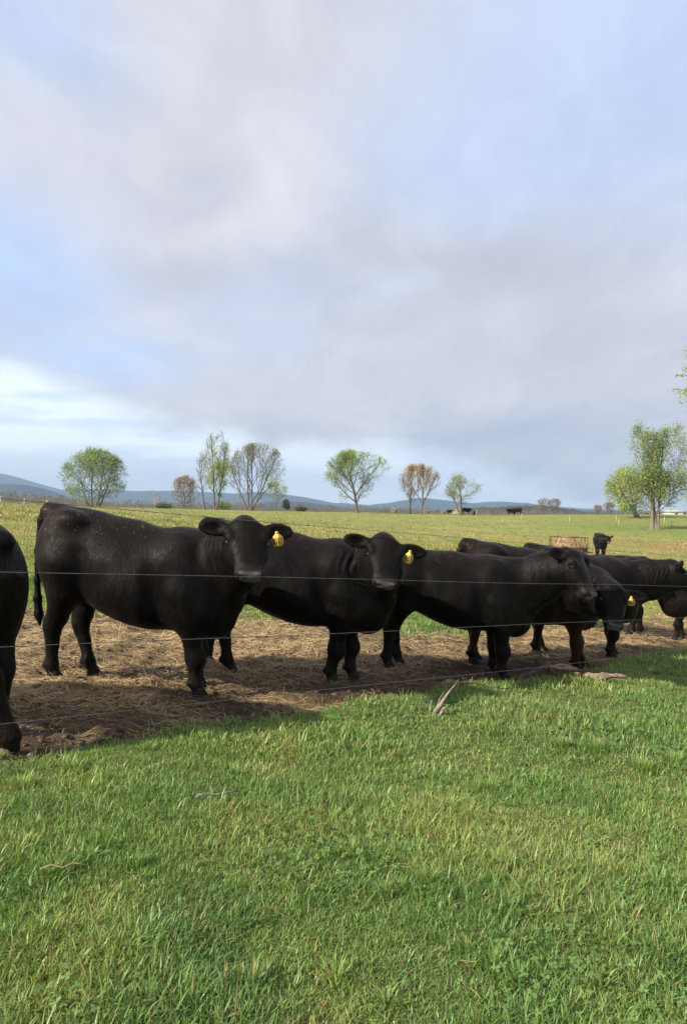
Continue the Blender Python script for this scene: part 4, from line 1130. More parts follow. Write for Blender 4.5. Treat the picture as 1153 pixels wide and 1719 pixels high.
# ------------------------------------------------------------------ hay feeder
RUST = simple_mat('rusty_steel', (0.13, 0.075, 0.05), 0.8, 0.5, 6, 0.3)
def feeder():
    X0, Y0 = at_ground(953, 926); z0 = gz(X0, Y0); r = 31 / F * Y0; h = .92
    root = empty('hay_feeder', (X0, Y0, z0)); tag(root, 'rusty round hay feeder with slanting bars out on the pasture', 'hay feeder')
    ring = lambda z_, rr=r: [(rr * math.cos(t_), rr * math.sin(t_), z_ - SLOPE * .35 * rr * math.cos(t_)) for t_ in np.linspace(0, 2 * math.pi, 37)]
    for z_ in (h, .26, .06):
        mb = MB(); mb.tube(ring(z_), .026, 5, False); mb.build('hoop', RUST, root)
    mb = MB(); a_, b_ = ring(.26), ring(.06); n = len(a_)
    mb.add([tuple(np.array(p) * [.995, .995, 1]) for p in a_ + b_] + [tuple(np.array(p) * [.985, .985, 1]) for p in a_ + b_], [(i, i + 1, n + i + 1, n + i) for i in range(n - 1)] + [(2 * n + i, 3 * n + i, 3 * n + i + 1, 2 * n + i + 1) for i in range(n - 1)])
    mb.build('skirt', RUST, root)
    for k in range(18):
        t0 = 2 * math.pi * k / 18; t1 = t0 + .20 * (1 if k % 2 else -1)
        p0 = (r * math.cos(t0), r * math.sin(t0), .26 - SLOPE * .35 * r * math.cos(t0)); p1 = (r * math.cos(t1), r * math.sin(t1), h - SLOPE * .35 * r * math.cos(t1))
        mb = MB(); mb.tube([p0, p1], .018, 5); mb.build('bar', RUST, root)
    # the hay inside
    v, fs = [], []; nr, nt = 14, 40
    for i in range(nr):
        for k in range(nt):
            th = 2 * math.pi * k / nt; q = i / (nr - 1)
            hgt = (.86 * (1 - q ** 1.7) + .12) * (1 + .25 * (fbm(np.array([math.cos(th) * 2 + 5]), np.array([q * 4 + math.sin(th) * 2]), 5)[0] - .5))
            v.append((q * r * .95 * math.cos(th) - .25 * (1 - q), q * r * .95 * math.sin(th), hgt - .06 * q))
    for i in range(nr - 1):
        for k in range(nt): fs.append((i * nt + k, (i + 1) * nt + k, (i + 1) * nt + (k + 1) % nt, i * nt + (k + 1) % nt))
    mb = MB(); mb.add(v, fs)
    # loose stalks standing off the heap
    rr = random.Random(5)
    for _ in range(420):
        q = math.sqrt(rr.random()) * .95; th = rr.random() * 6.283; i = int(q * (nr - 1)); k = int(th / 6.283 * nt)
        p = np.array(v[i * nt + k]); dv = np.array([rr.gauss(0, .14), rr.gauss(0, .14), rr.random() * .12]); mb.tube([p - dv * .5, p + dv], .008, 3)
    hay = mb.build('hay_heap', simple_mat('hay', (0.30, 0.215, 0.12), .95, .5, 9, .9), None, (X0, Y0, z0))
    tag(hay, 'heap of brown hay inside the round feeder', 'hay')
feeder()

# ------------------------------------------------------------------ trees
LEAFM = leaf_mat('spring_leaf', 0.4, 0.6, 0.2)
def bark_mat(name, c1_, c2_):
    g = material(name); ob = g.tc.outputs['Object']
    n_ = g.noise(g.mapping(ob, (6, 6, 1.2)), 3.0, 5, .65)
    g.put(g.p.inputs['Base Color'], g.mix(g.step(n_, .35, .65), c1_, c2_)); g.p.inputs['Roughness'].default_value = .92
    g.p.inputs['Specular IOR Level'].default_value = .15
    g.put(g.p.inputs['Normal'], g.bump(n_, .6, .05)); return g.mat
BARK = bark_mat('grey_bark', (.085, .072, .058), (.19, .165, .135))
BARKW = bark_mat('pale_bark', (.26, .24, .21), (.42, .40, .37))
BARKB = bark_mat('brown_bark', (.10, .075, .06), (.19, .15, .12))
def tree(name, x, y, Yd, label, cat='tree', group='trees along the crest', stems=((0, 0, 0, 1.0),), height=10., crown=(0, .6, .5, .42), bole=.18, rad=.22, levels=4, leafn=4500, leafs=.16, cols=(((.17, .24, .05), 1),), bark=None, up=.10, ang=(28, 52), seed=1, wob=.12, kids=(7, 6, 5, 4), twig=.018, leafzone=None, clus=.35, base=None):
    """crown = (offset x, centre height, half width, half height) as shares of the height"""
    r_ = random.Random(seed); bark = bark or BARK
    X0 = (x - CX) / F * Yd; z0 = gz(X0, Yd) if base is None else base
    root = empty(name, (X0, Yd, z0)); tag(root, label, cat, group)
    cx_, cz_, rw, rh = [q * height for q in crown]; cr0 = (cx_, cz_, rw, rh)
    segs = []; tips = []; env = [cr0]
    def reach(p, d):
        """distance from p along d to the crown's surface"""
        cx_, cz_, rw, rh = env[0]
        q = Vector(((p.x - cx_) / rw, p.y / rw, (p.z - cz_) / rh)); e = Vector((d.x / rw, d.y / rw, d.z / rh))
        A_ = e.dot(e); B_ = q.dot(e); C_ = q.dot(q) - 1; D_ = B_ * B_ - A_ * C_
        if D_ < 0: return 0.0
        lob = .70 + .58 * float(fbm(np.array([math.atan2(d.y, d.x) * 1.3 + seed]), np.array([d.z * 2.2 + p.z * .35]), seed, 2)[0])
        return max(0.0, (-B_ + math.sqrt(D_)) / A_) * lob
    def grow_(p, d, L, rd, lv):
        n = 6 if lv == 0 else (5 if lv == 1 else 4 if lv == 2 else 3)
        pts = [p.copy()]; rs = [rd]; dd = d.copy(); end = .25 if lv else .30
        for i in range(n):
            dd = (dd + Vector((r_.gauss(0, wob * (1 if lv else .45)), r_.gauss(0, wob * (1 if lv else .45)), r_.gauss(0, wob * .6) + up * (1 if lv else .5)))).normalized()
            p = p + dd * (L / n); pts.append(p.copy()); rs.append(max(twig * .6, rd * (1 - (1 - end) * (i + 1) / n)))
        segs.append((pts, rs, 6 if lv == 0 else 5 if lv == 1 else 3))
        if lv >= levels - 1 or lv >= 2:
            for q in pts[1:]: tips.append((q, lv))
        if lv >= levels: return
        k = kids[min(lv, len(kids) - 1)]
        for j in range(k):
            f = (j + r_.random() * .8) / k
            lo_ = bole if lv == 0 else .18
            f = lo_ + (1 - lo_) * f; i = min(n - 1, int(f * n)); fr = f * n - i
            bp = pts[i].lerp(pts[i + 1], fr); bd = (pts[i + 1] - pts[i]).normalized()
            a0 = j * 2.4 + r_.random() * 1.2; fj = (j + .5) / k; t_ = R(ang[1] + (ang[0] - ang[1]) * fj + r_.gauss(0, 7))
            pr = bd.orthogonal().normalized(); pr = Matrix.Rotation(a0, 3, bd) @ pr
            nd_ = (bd * math.cos(t_) + pr * math.sin(t_)).normalized()
            mx = reach(bp, nd_)
            Lc = min(L * r_.uniform(.45, .72) * (1 - .25 * f) if lv else height, mx * (r_.uniform(.70, 1.05) if lv else r_.uniform(.82, 1.0)))
            if Lc < .25: continue
            grow_(bp, nd_, Lc, max(twig, rs[i] * r_.uniform(.42, .6)), lv + 1)
    for st in stems:
        sx0, lean_x, lean_y, sc_ = st[:4]; env[0] = tuple(q * height for q in st[4]) if len(st) > 4 else cr0
        d0 = Vector((lean_x, lean_y, 1)).normalized(); p0 = Vector((sx0, r_.uniform(-.2, .2) if len(stems) > 1 else 0, -.3))
        L = min(height * sc_, max(reach(p0, d0), height * .35) * sc_ + .3) * .93
        grow_(p0, d0, L, rad * (.8 if len(stems) > 1 else 1) * (.6 + .4 * sc_), 0)
    mb = MB()
    for pts, rs, sd_ in segs: mb.tube([tuple(q) for q in pts], rs, sd_, False)
    # root flare
    for (sx0, lx_, ly_, sc_) in [q[:4] for q in stems]: mb.tube([(sx0, 0, -.3), (sx0, 0, .12), (sx0 + .03 * lx_, 0, .7)], [rad * 1.55, rad * 1.25, rad * .8], 8, False)
    mb.build('trunk', bark, root)
    if leafn:
        T = np.array([tuple(q) for q, lv in tips])
        if leafzone is not None: T = T[leafzone(T / height, np.random.default_rng(seed))]
        lr = np.random.default_rng(seed + 5); k = lr.integers(0, len(T), leafn)
        c_ = T[k] + lr.normal(0, 1, (leafn, 3)) * clus
        n_ = lr.normal(0, 1, (leafn, 3)); n_ /= np.linalg.norm(n_, axis=1)[:, None]
        t1 = np.cross(n_, lr.normal(0, 1, (leafn, 3))); t1 /= np.linalg.norm(t1, axis=1)[:, None]; t2 = np.cross(n_, t1)
        s = (leafs * .85 * lr.uniform(.5, 1.3, leafn))[:, None]
        Vl = np.stack([c_ - t1 * s, c_ + t2 * s * .55, c_ + t1 * s, c_ - t2 * s * .55], 1).reshape(-1, 3)
        o_ = (np.arange(leafn) * 4)[:, None] + np.arange(4)[None]
        me = new_mesh('crown', Vl, o_.ravel(), np.full(leafn, 4), False)
        pal = np.array([c__ for c__, _ in cols]); wt = np.array([w_ for _, w_ in cols], float); wt /= wt.sum()
        # whole sprays share a tint
        spray = (vnoise(c_[:, 0] * .9 + 7, c_[:, 2] * .9 + c_[:, 1] * .7, seed) * .7 + lr.random(leafn) * .3)
        ci = np.searchsorted(np.cumsum(wt), np.clip(spray, 0, .9999)); ci = np.clip(ci, 0, len(pal) - 1)
        lc = pal[ci] * 1.55 * lr.uniform(.75, 1.25, (leafn, 1)); set_color(me, 'tint', np.repeat(lc, 4, 0))
        obj('crown', me, LEAFM, root)
    return root
YG = ((.225, .280, .065), 3); MG = ((.150, .215, .065), 2); DG = ((.105, .16, .06), 1); PALEG = ((.27, .31, .12), 2)
ORB = ((.36, .23, .10), 3); ORD = ((.25, .165, .085), 2); TAN = ((.33, .25, .17), 2)
def cone_(rx, rz, cz, cx=0): return (cx, cz, rx, rz)
# 1: round leafy tree on the left, several stems
tree('tree', 158, 853, 138, 'round bright green leafy tree, leftmost on the crest', stems=((-1.0, -.22, 0, .8), (-.4, -.05, .1, .95), (.5, .12, -.05, 1), (.9, .3, .05, .8)), height=10.7, crown=(0, .52, .58, .49), bole=.12, rad=.20, leafn=9500, leafs=.16, cols=(YG, MG, DG), seed=3, kids=(9, 7, 5, 3), ang=(30, 62), up=.04, clus=.3)
# 2: two tall thin ones
tree('tree', 343, 857, 136, 'tall thin bare tree with a leaning stem, left of its taller pair', stems=((0, -.04, 0, 1),), height=12.3, crown=(.0, .58, .14, .42), bole=.30, rad=.17, leafn=500, leafs=.12, cols=(PALEG, ORD), seed=11, kids=(12, 5, 4, 3), ang=(22, 50))
tree('tree', 360, 857, 136, 'tallest thin tree on the crest, sparse green leaves low on its branches', stems=((0, .02, 0, 1), (.3, .16, 0, .82)), height=15.0, crown=(.02, .55, .19, .45), bole=.18, rad=.22, leafn=4200, leafs=.15, cols=(YG, PALEG, MG), seed=12, kids=(13, 6, 4, 3), ang=(20, 46), up=.14, leafzone=lambda T, r: (T[:, 2] < .62) | (r.random(len(T)) < .22))
# 3: wide vase of bare limbs
tree('tree', 419, 858, 134, 'wide bare tree of upswept limbs, some fresh green on its right side', stems=((-.3, -.34, .05, .95), (-.05, -.1, -.1, 1), (.15, .14, .1, 1), (.35, .42, 0, .95)), height=12.2, crown=(.12, .56, .46, .46), bole=.15, rad=.22, leafn=2600, leafs=.14, cols=(YG, PALEG, MG), seed=21, kids=(8, 6, 5, 3), ang=(18, 44), up=.10, leafzone=lambda T, r: ((T[:, 0] > .12) & (T[:, 2] < .6) & (r.random(len(T)) < .8)) | (r.random(len(T)) < .15))
tree('tree', 462, 856, 150, 'low sparse pale green tree behind the wide bare one', stems=((0, .05, 0, 1),), height=6.2, crown=(.02, .55, .42, .45), bole=.2, rad=.12, leafn=1500, leafs=.14, cols=(PALEG, MG), seed=22, kids=(8, 5, 4, 3), base=1.6)
# 4: the round one in the middle
tree('tree', 599, 861, 132, 'round spreading tree with fine new leaves, in the middle of the crest', stems=((0, .0, 0, 1),), height=11.2, crown=(0, .53, .62, .48), bole=.14, rad=.28, leafn=12000, leafs=.12, cols=(MG, DG, YG), seed=35, kids=(13, 7, 5, 4), ang=(26, 56), up=.12, clus=.22)
# 5: two russet ones
tree('tree', 688, 861, 136, 'slender russet budding tree, left of a pair', stems=((0, 0, 0, 1),), height=9.0, crown=(.04, .55, .33, .47), bole=.18, rad=.15, leafn=3000, leafs=.10, cols=(ORB, ORD, TAN), bark=BARKB, seed=41, kids=(13, 6, 4, 3), ang=(18, 42), up=.16, clus=.2)
tree('tree', 706, 861.5, 133, 'wider russet brown budding tree, right of a pair', stems=((0, 0, 0, 1),), height=9.0, crown=(.04, .55, .42, .47), bole=.16, rad=.17, leafn=3200, leafs=.10, cols=(ORD, ORB, TAN), bark=BARKB, seed=43, kids=(13, 6, 5, 3), ang=(20, 46), up=.14, clus=.2)
# 6: small one by the pale stack
tree('tree', 772, 862.5, 133, 'small flat-topped tree with thin green leaves beside the pale stack', stems=((0, .10, 0, 1), (-.1, -.18, 0, .7)), height=7.6, crown=(.08, .62, .46, .38), bole=.28, rad=.24, leafn=1700, leafs=.14, cols=(DG, MG, PALEG), seed=51, kids=(9, 6, 4, 3), ang=(35, 65), up=.05, clus=.28)
# 0: tan bush-like tree
tree('tree', 311, 856, 142, 'low rounded tan bare tree left of the tall thin pair', stems=((-.3, -.1, 0, .9), (0, 0, 0, 1), (.3, .15, 0, .9)), height=6.6, crown=(0, .5, .44, .5), bole=.08, rad=.11, leafn=3400, leafs=.10, cols=(TAN, ((.30, .22, .12), 1)), bark=BARKB, seed=61, kids=(10, 6, 4, 3), ang=(20, 50), clus=.2)
# bare white one far left, dark cedar, bare ones right of centre
tree('bare_tree', 260, 850, 260, 'small whitish bare tree far behind the crest', stems=((0, 0, 0, 1),), height=6.5, crown=(0, .55, .5, .45), bole=.15, rad=.16, leafn=0, bark=BARKW, seed=71, kids=(8, 6, 4, 2), twig=.04, base=1.0 + .9)
tree('cedar', 480, 858, 190, 'small dark evergreen behind the wide bare tree', stems=((0, 0, 0, 1),), height=3.6, crown=(0, .6, .30, .42), bole=.25, rad=.09, leafn=2200, leafs=.16, cols=(((.035, .06, .04), 1), ((.05, .08, .045), 1)), seed=73, kids=(12, 6, 4), ang=(50, 80), up=0, clus=.15, levels=3)
for i, (x, yb, Yd, h, lab) in enumerate([(912, 864, 330, 7.6, 'bare grey tree of fine twigs far off, left of two'), (930, 864, 330, 7.4, 'bare grey tree of fine twigs far off, right of two'), (1003, 865, 300, 4.4, 'small bare tree on the skyline left of the big leafy tree'), (1022, 865, 260, 5.0, 'bushy bare tree on the skyline close to the big leafy tree'), (1046, 865, 240, 4.0, 'low bare tree peeping out behind the yellow-green tree')]):
    tree('bare_tree', x, yb, Yd, lab, stems=((-.2, -.2, 0, .9), (.2, .2, 0, 1)), height=h, crown=(0, .55, .5, .48), bole=.12, rad=.11, leafn=900, leafs=.12, cols=(TAN, ORD), bark=BARKB, seed=80 + i, kids=(9, 6, 4, 2), twig=.035, base=EYE - Yd * (yb + 1 - CY) / F)
# 7: big two-stemmed tree on the right, 8: yellow-green one behind it
_c = at_ground(1098, 883); YB = 98.
tree('tree', 1098, 883, YB, 'big two-stemmed leafy tree at the right, tallest in the picture', stems=((-.35, -.07, 0, 1, (-.13, .55, .21, .44)), (.35, .15, .05, 1, (.20, .56, .25, .45)), (.1, .02, .1, .7, (.02, .36, .44, .20))), height=14.2, crown=(.02, .53, .37, .48), bole=.17, rad=.27, leafn=14000, leafs=.155, cols=(((.20, .25, .07), 3), ((.14, .20, .065), 2), ((.10, .15, .06), 1)), bark=bark_mat('tan_bark', (.13, .11, .088), (.27, .23, .18)), seed=90, kids=(11, 7, 5, 4), ang=(22, 52), up=.12, clus=.34)
tree('tree', 1068, 866, 128, 'yellow-green spreading tree behind the big two-stemmed one', stems=((0, 0, 0, 1), (0, -.4, 0, .8)), height=9.6, crown=(-.10, .50, .50, .44), bole=.2, rad=.38, leafn=6500, leafs=.16, cols=(((.25, .30, .05), 3), ((.17, .24, .05), 2)), seed=95, kids=(10, 6, 5, 3), ang=(30, 66), up=.03, clus=.34)
# 9: a near tree outside the frame whose boughs reach in at the right edge
tree('tree', 1280, 905, 36., 'fresh green bough reaching in at the right edge', group=None, stems=((0, 0, 0, 1),), height=13.6, crown=(0, .68, .30, .30), bole=.30, rad=.24, leafn=20000, leafs=.085, cols=(YG, MG), seed=99, kids=(12, 7, 5, 3), ang=(35, 70), up=.05, clus=.16)

# ------------------------------------------------------------------ things on and beyond the crest
CREAM = simple_mat('cream_block', (0.52, 0.46, 0.33), .9, .2, 3, .3)
def stack():
    Yd = 137.; X0 = (765.5 - CX) / F * Yd; z0 = gz(X0, Yd); s = Yd / F
    root = empty('block_stack', (X0, Yd, z0)); tag(root, 'pale cream two-tier stack at the foot of the small tree', 'stack')
    for k in range(2):
        mb = MB(); x0 = -7.5 * s + k * 7.6 * s; mb.box((x0, -.5, 0), (x0 + 7.4 * s, .5, 5.2 * s)); o = mb.build('block', CREAM, root, smooth=False)
    mb = MB(); mb.box((-4.5 * s, -.45, 5.25 * s), (4.2 * s, .45, 10.5 * s)); mb.build('block', CREAM, root, smooth=False)
    for o in root.children:
        b_ = o.modifiers.new('bevel', 'BEVEL'); b_.width = .08; b_.segments = 3
stack()
def bale(x, y, Yd, r0, label, c_):
    X0 = (x - CX) / F * Yd; z0 = gz(X0, Yd); mb = MB()
    n = 18; prof = [(-.6, .82), (-.55, .97), (-.3, 1), (.3, 1), (.55, .97), (.6, .82)]
    v = [(dx * r0 * 1.2, rr * r0 * math.cos(t_), r0 + rr * r0 * math.sin(t_)) for dx, rr in prof for t_ in np.linspace(0, 2 * math.pi, n, endpoint=False)]
    fs = [(i * n + k, i * n + (k + 1) % n, (i + 1) * n + (k + 1) % n, (i + 1) * n + k) for i in range(5) for k in range(n)] + [tuple(range(n))[::-1], tuple(5 * n + k for k in range(n))]
    mb.add(v, fs)
    for dx in (-.3, -.1, .1, .3): mb.tube([(dx * r0, 1.012 * r0 * math.cos(t_), r0 + 1.012 * r0 * math.sin(t_)) for t_ in np.linspace(0, 6.283, 19)], .02, 4, False)
    tag(mb.build('round_bale', c_, None, (X0, Yd, z0)), label, 'bale')
bale(794.5, 863, 137, .46, 'weathered grey green round bale on the crest beside a pale post', simple_mat('old_bale', (.20, .19, .12), .95, .4, 6, .6))
PALEP = simple_mat('pale_post', (0.46, 0.42, 0.30), .8, .2, 10, .2)
def marker_post(x, yt, yb, label):
    v = np.linspace(20, 137, 2000); hy = CY - F * (ground((x - CX) / F * v, v) - EYE) / v
    i = int(np.argmax(hy < yb)); Yd = float(v[i]) if hy[i] < yb else 130.
    Yd = max(Yd, 70.); X0 = (x - CX) / F * Yd; z0 = gz(X0, Yd); h = (yb - yt) / F * Yd
    root = empty('fence_post', (X0, Yd, z0)); tag(root, label, 'fence post', 'thin posts standing in the pasture')
    mb = MB(); mb.tube([(0, 0, -.2), (0, 0, h * .6), (.02, 0, h)], [.06, .055, .05], 7); mb.build('stake', PALEP, root)
    mb = MB(); mb.box((-.07, -.075, h * .9), (.07, .075, h * .96)); mb.build('insulator', PALEP, root)
for x, yt, yb, lab in [(874.6, 862, 874, 'thin pale post in front of the grazing cow on the crest'), (799, 857, 868, 'thin pale post by the old bale on the crest'), (843, 872, 879, 'short faint post on the slope between the crest cows'), (955, 866, 880, 'thin pale post on the green slope above the hay feeder'), (1033, 866, 877, 'far thin post on the green slope left of the big tree'), (1037.6, 871, 884, 'nearer thin pale post left of the big tree'), (1114, 868, 880, 'thin post just right of the big tree trunk, farther of two'), (1126, 875, 888, 'thin pale post right of the big tree, nearer of two'), (1.5, 839, 852, 'thin grey post at the left edge of the crest'), (41, 840, 852, 'thin grey post second from the left edge'), (79, 841, 853, 'thin grey post left of the round leafy tree')]:
    marker_post(x, yt, yb, lab)
def barn():
    Yd = 210.; X0 = (1150 - CX) / F * Yd; s = Yd / F; z0 = EYE - Yd * (866 - CY) / F
    root = empty('barn', (X0, Yd, z0)); tag(root, 'long low pale barn at the right edge beyond the big tree', 'barn')
    WH = simple_mat('white_boards', (.62, .60, .54), .8, .1, 2, .1); RF = simple_mat('grey_roof', (.30, .31, .33), .6, .15, 1.5, .1)
    L, D, h = 26 * s, 6., 6.2 * s
    mb = MB(); mb.box((-L, 0, 0), (L, D, h)); mb.build('wall', WH, root, smooth=False)
    mb = MB(); e = .4
    mb.add([(-L - e, -e, h), (L + e, -e, h), (L + e, D + e, h), (-L - e, D + e, h), (-L - e, D / 2, h + 2.2 * s + .3), (L + e, D / 2, h + 2.2 * s + .3)], [(0, 1, 5, 4), (2, 3, 4, 5), (0, 4, 3), (1, 2, 5), (0, 3, 2, 1)]); mb.build('roof', RF, root, smooth=False)
    DK = simple_mat('dark_opening', (.05, .05, .05), .8, .1, 2, 0)
    for x0 in (-18 * s, -4 * s, 10 * s):
        mb = MB(); mb.box((x0, -.04, 0), (x0 + 4 * s, .02, h * .75)); mb.build('door', DK, root, smooth=False)
barn()

# far woods: one bare grey-brown mass of twiggy trees, built tree by tree
def woods(name, items, label, seed):
    lr = np.random.default_rng(seed); Vv, Cc = [], []
    for (X0, Y0, z0, h, wd_, base_c, nq) in items:
        q = lr.random(nq); ang = lr.random(nq) * 6.283; rr = np.sqrt(lr.random(nq)) * wd_ * np.sqrt(np.clip(1 - (q * 2 - 1.05) ** 2, .08, 1))
        c_ = np.stack([X0 + rr * np.cos(ang), Y0 + rr * np.sin(ang), z0 + q * h], 1)
        d_ = np.stack([np.cos(ang) * .6 + lr.normal(0, .3, nq), np.sin(ang) * .6 + lr.normal(0, .3, nq), np.abs(lr.normal(.9, .4, nq))], 1); d_ /= np.linalg.norm(d_, axis=1)[:, None]
        n_ = np.cross(d_, lr.normal(0, 1, (nq, 3))); n_ /= np.linalg.norm(n_, axis=1)[:, None]
        L = (h * lr.uniform(.10, .24, nq))[:, None]; W = (h * lr.uniform(.010, .030, nq))[:, None]
        Vv.append(np.stack([c_ - d_ * L * .5 - n_ * W, c_ - d_ * L * .5 + n_ * W, c_ + d_ * L * .5 + n_ * W * .4, c_ + d_ * L * .5 - n_ * W * .4], 1).reshape(-1, 3))
        Cc.append(np.repeat(np.array(base_c) * lr.uniform(.7, 1.3, (nq, 1)), 4, 0))
        # stem
        p = np.array([X0, Y0, z0]); ws = h * .016
        Vv.append(np.array([p + [-ws, 0, -2], p + [ws, 0, -2], p + [ws * .3, 0, h * .8], p + [-ws * .3, 0, h * .8]])); Cc.append(np.tile(np.array(base_c) * .7, (4, 1)))
    Vv = np.concatenate(Vv); n = len(Vv) // 4
    me = new_mesh(name, Vv, np.arange(n * 4), np.full(n, 4), False); set_color(me, 'tint', np.concatenate(Cc))
    tag(obj(name, me, LEAFM), label, kind='stuff')
def wood_items():
    lr = np.random.default_rng(31); it = []
    BR = [(.17, .135, .105), (.20, .155, .115), (.135, .115, .10), (.21, .165, .13), (.19, .20, .09), (.24, .20, .14)]
    for layer, (Yd, n, hpx0, nq) in enumerate(((620, 330, 9, 80), (520, 260, 8, 80), (420, 220, 6.5, 80), (300, 70, 4.5, 80))):
        for k in range(n):
            x = -220 + 1600 * (k + lr.random()) / n
            crest = np.interp(x, CREST_X, CREST_Y)
            hp = hpx0 * lr.uniform(.55, 1.25) * np.interp(x, [-200, 60, 240, 330, 480, 600, 760, 900, 980, 1050, 1400], [2.0, 1.9, 1.25, 1.35, 1.25, 1.15, .9, .8, .55, .5, .6])
            if layer == 3 and lr.random() < .45: continue
            Yk = Yd * lr.uniform(.9, 1.1); s = Yk / F; h = hp * s + 3.5 * s
            c_ = BR[lr.integers(0, 4)] if lr.random() < .85 else BR[lr.integers(4, 6)]
            it.append(((x - CX) / F * Yk, Yk, EYE - Yk * (crest + 3.5 - CY) / F, h, h * lr.uniform(.35, .7), c_, nq))
    return it
woods('far_woods', wood_items(), 'bare brown woods far behind the crest', 31)
def bushes():
    lr = np.random.default_rng(37)
    for i, (x, yb, w_, h_, c_, lab) in enumerate([(662, 862, 5, 9, (.42, .40, .34), 'small white flowering bush left of the russet pair'), (745, 863, 6, 6, (.40, .38, .33), 'low whitish bush left of the pale stack'), (228, 856, 6, 5, (.45, .43, .35), 'low whitish bush right of the round leafy tree'), (275, 856, 16, 12, (.22, .27, .09), 'yellow-green bush left of the tan bare tree'), (375, 857, 20, 17, (.21, .28, .07), 'leafy green bush at the foot of the tall thin pair'), (56, 853, 4, 6, (.16, .20, .09), 'small green bush by the left fence posts'), (505, 859, 12, 10, (.24, .21, .13), 'brown bush between the dark evergreen and the round tree'), (1085, 866, 6, 5, (.22, .11, .07), 'reddish brown bush behind the big two-stemmed tree'), (715, 863, 5, 6, (.38, .36, .33), 'pale bush at the foot of the russet pair')]):
        Yd = 146.; s = Yd / F; X0 = (x - CX) / F * Yd; n = 900
        z0 = EYE - Yd * (yb + 1 - CY) / F
        p = lr.normal(0, 1, (n, 3)); p /= np.linalg.norm(p, axis=1)[:, None]; p *= (lr.random(n) ** .45)[:, None]
        c = p * [w_ * s, w_ * s, h_ * s * .5] + [0, 0, h_ * s * .5]
        c *= (1 + .25 * lr.normal(0, 1, (n, 1)) * .6)
        d_ = lr.normal(0, 1, (n, 3)); d_ /= np.linalg.norm(d_, axis=1)[:, None]; t2 = np.cross(d_, lr.normal(0, 1, (n, 3))); t2 /= np.linalg.norm(t2, axis=1)[:, None]
        q = .14
        Vv = np.stack([c - d_ * q, c + t2 * q * .5, c + d_ * q, c - t2 * q * .5], 1).reshape(-1, 3)
        root = empty('bush', (X0, Yd, z0)); tag(root, lab, 'bush', 'bushes along the crest')
        me = new_mesh('foliage', Vv, np.arange(n * 4), np.full(n, 4), False); set_color(me, 'tint', np.repeat(np.array(c_) * lr.uniform(.7, 1.25, (n, 1)), 4, 0)); obj('foliage', me, LEAFM, root)
        mb = MB()
        for k in range(5): a = k * 1.26; mb.tube([(0, 0, -.3), (math.cos(a) * w_ * s * .3, math.sin(a) * w_ * s * .3, h_ * s * .4), (math.cos(a) * w_ * s * .6, math.sin(a) * w_ * s * .6, h_ * s * .75)], [.06, .04, .02], 4, False)
        mb.build('stem', BARKB, root)
bushes()

# ------------------------------------------------------------------ hills
def hill_mat(name, c1_, c2_, c3_, sc_):
    g = material(name); pos = g.node('ShaderNodeNewGeometry').outputs['Position']
    a = g.noise(pos, .0035 * sc_, 7, .65); b = g.noise(pos, .03 * sc_, 6, .7)
    c = g.mix(g.step(a, .4, .6), c1_, c2_); c = g.mix(g.step(b, .45, .7), c, c3_)
    g.put(g.p.inputs['Base Color'], c); g.p.inputs['Roughness'].default_value = 1; g.p.inputs['Specular IOR Level'].default_value = 0
    g.put(g.p.inputs['Normal'], g.bump(b, 1.0, 12 / sc_)); return g.mat
def hills(name, Yd, prof, depth, mat, label, rough, step_px=4):
    xs_ = np.arange(prof[0][0], prof[-1][0] + 1, step_px); top_ = np.interp(xs_, [p[0] for p in prof], [p[1] for p in prof])
    nd_ = 26; v = np.linspace(-1, 1, nd_)
    Xr = (xs_ - CX) / F * Yd; H_ = EYE - Yd * (top_ - CY) / F
    floor = -40.
    XX, VV = np.meshgrid(Xr, v); HH = np.interp(XX, Xr, H_)
    prof_v = np.where(VV < 0, np.cos(VV * math.pi / 2) ** 1.1, np.cos(VV * math.pi / 2))
    YY = Yd + VV * depth
    wob = fbm(XX / (depth * .5) + 3, YY / (depth * .5), 55, 5) - .5
    ZZ = floor + (HH - floor) * prof_v * (1 + .25 * wob * (1 - prof_v)) + rough * (fbm(XX / (depth * .06), YY / (depth * .06), 57, 4) - .5)
    XX = XX * (YY / Yd) ** .3
    idx = np.arange(XX.size).reshape(XX.shape)
    q = np.stack([idx[:-1, :-1], idx[:-1, 1:], idx[1:, 1:], idx[1:, :-1]], -1).reshape(-1, 4)
    me = new_mesh(name, np.stack([XX.ravel(), YY.ravel(), ZZ.ravel()], 1), q.ravel(), np.full(len(q), 4))
    tag(obj(name, me, mat), label, kind='structure')
hills('far_mountain', 5200, [(-900, 800), (-500, 795), (-250, 786), (-100, 788), (0, 795), (30, 802), (60, 812), (100, 823), (160, 822), (230, 825), (300, 825), (400, 829), (440, 827), (480, 831), (520, 837), (560, 845), (620, 849), (660, 844), (700, 836), (740, 840), (790, 846), (830, 842), (870, 845), (920, 851), (1000, 856), (1150, 860), (1400, 855), (1800, 840)], 1500, hill_mat('mountain_wood', (.022, .028, .028), (.034, .038, .034), (.016, .02, .02), 1), 'blue mountain ridge on the horizon', 14)
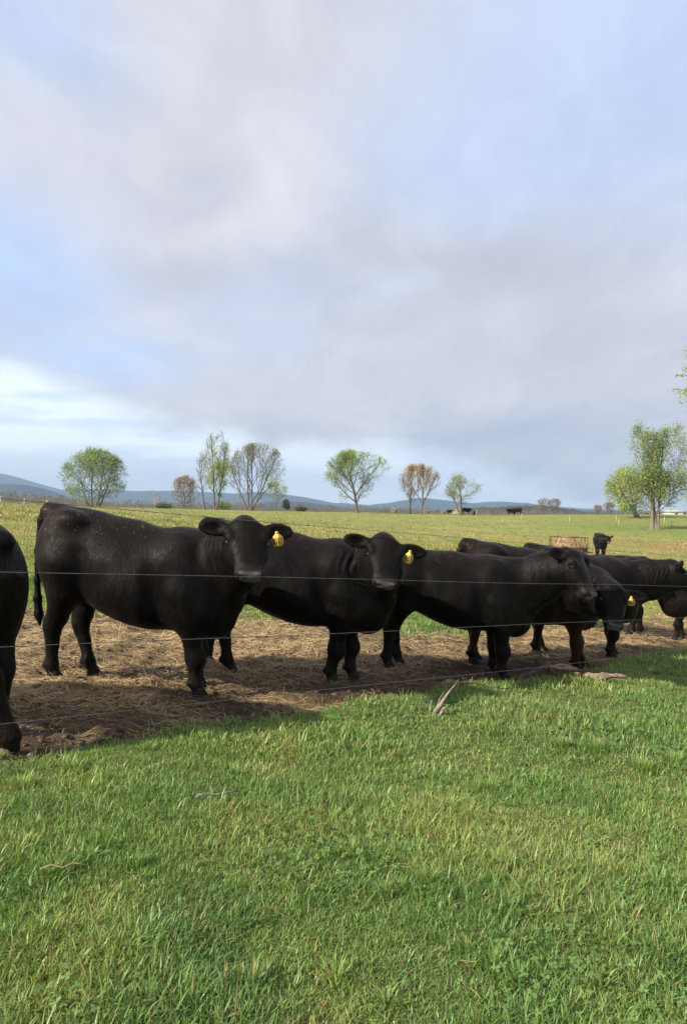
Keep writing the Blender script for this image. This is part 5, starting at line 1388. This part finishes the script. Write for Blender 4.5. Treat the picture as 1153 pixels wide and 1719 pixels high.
hills('near_hill', 3000, [(-800, 815), (-300, 808), (0, 816), (25, 813), (55, 817), (85, 826), (110, 836), (200, 846), (400, 850), (470, 842), (520, 845), (600, 856), (1400, 862)], 800, hill_mat('hill_wood', (.024, .028, .026), (.036, .038, .032), (.018, .02, .018), 1.5), 'lower wooded hill in front of the blue mountain', 10)
hills('wooded_hill', 950, [(640, 868), (740, 860), (775, 855), (800, 852.5), (830, 853), (860, 851), (890, 850), (915, 850.5), (940, 853), (965, 857), (985, 860), (1010, 862), (1080, 868)], 120, hill_mat('dark_wood', (.055, .055, .035), (.085, .075, .05), (.035, .04, .028), 5), 'low dark wooded hill right of the middle', 5, 2)
def hill_trees():
    lr = np.random.default_rng(41); it = []; pr = [(740, 862), (775, 856), (800, 854), (830, 854.5), (860, 852.5), (890, 851.5), (915, 852), (940, 855), (965, 859), (985, 862), (1060, 864)]
    for k in range(150):
        x = lr.uniform(745, 1060); y = np.interp(x, [p[0] for p in pr], [p[1] for p in pr]) + lr.uniform(-.5, 6)
        Yk = 840 - lr.random() * 60; s = Yk / F; c_ = [(.07, .075, .045), (.12, .10, .075), (.16, .13, .10)][lr.integers(0, 3)]
        it.append(((x - CX) / F * Yk, Yk, EYE - Yk * (y - CY) / F, 5.5 * s * lr.uniform(.6, 1.2), 3. * s, c_, 50))
    woods('hill_woods', it, 'woods covering the low hill right of the middle', 43)
hill_trees()

# ------------------------------------------------------------------ haze in the air
def haze():
    m = bpy.data.materials.new('haze'); m.use_nodes = True; nt = m.node_tree; nt.nodes.clear()
    o_ = nt.nodes.new('ShaderNodeOutputMaterial'); v = nt.nodes.new('ShaderNodeVolumePrincipled')
    v.inputs['Color'].default_value = (.49, .71, 1.0, 1); v.inputs['Density'].default_value = HAZE; v.inputs['Anisotropy'].default_value = 0.1
    nt.links.new(v.outputs[0], o_.inputs['Volume'])
    mb = MB(); mb.box((-9500, -200, -1200), (9500, 7200, 330)); tag(mb.build('haze', m, smooth=False), 'thin blue haze over the far country', kind='stuff')
HAZE = 0.00018
if HAZE: haze()
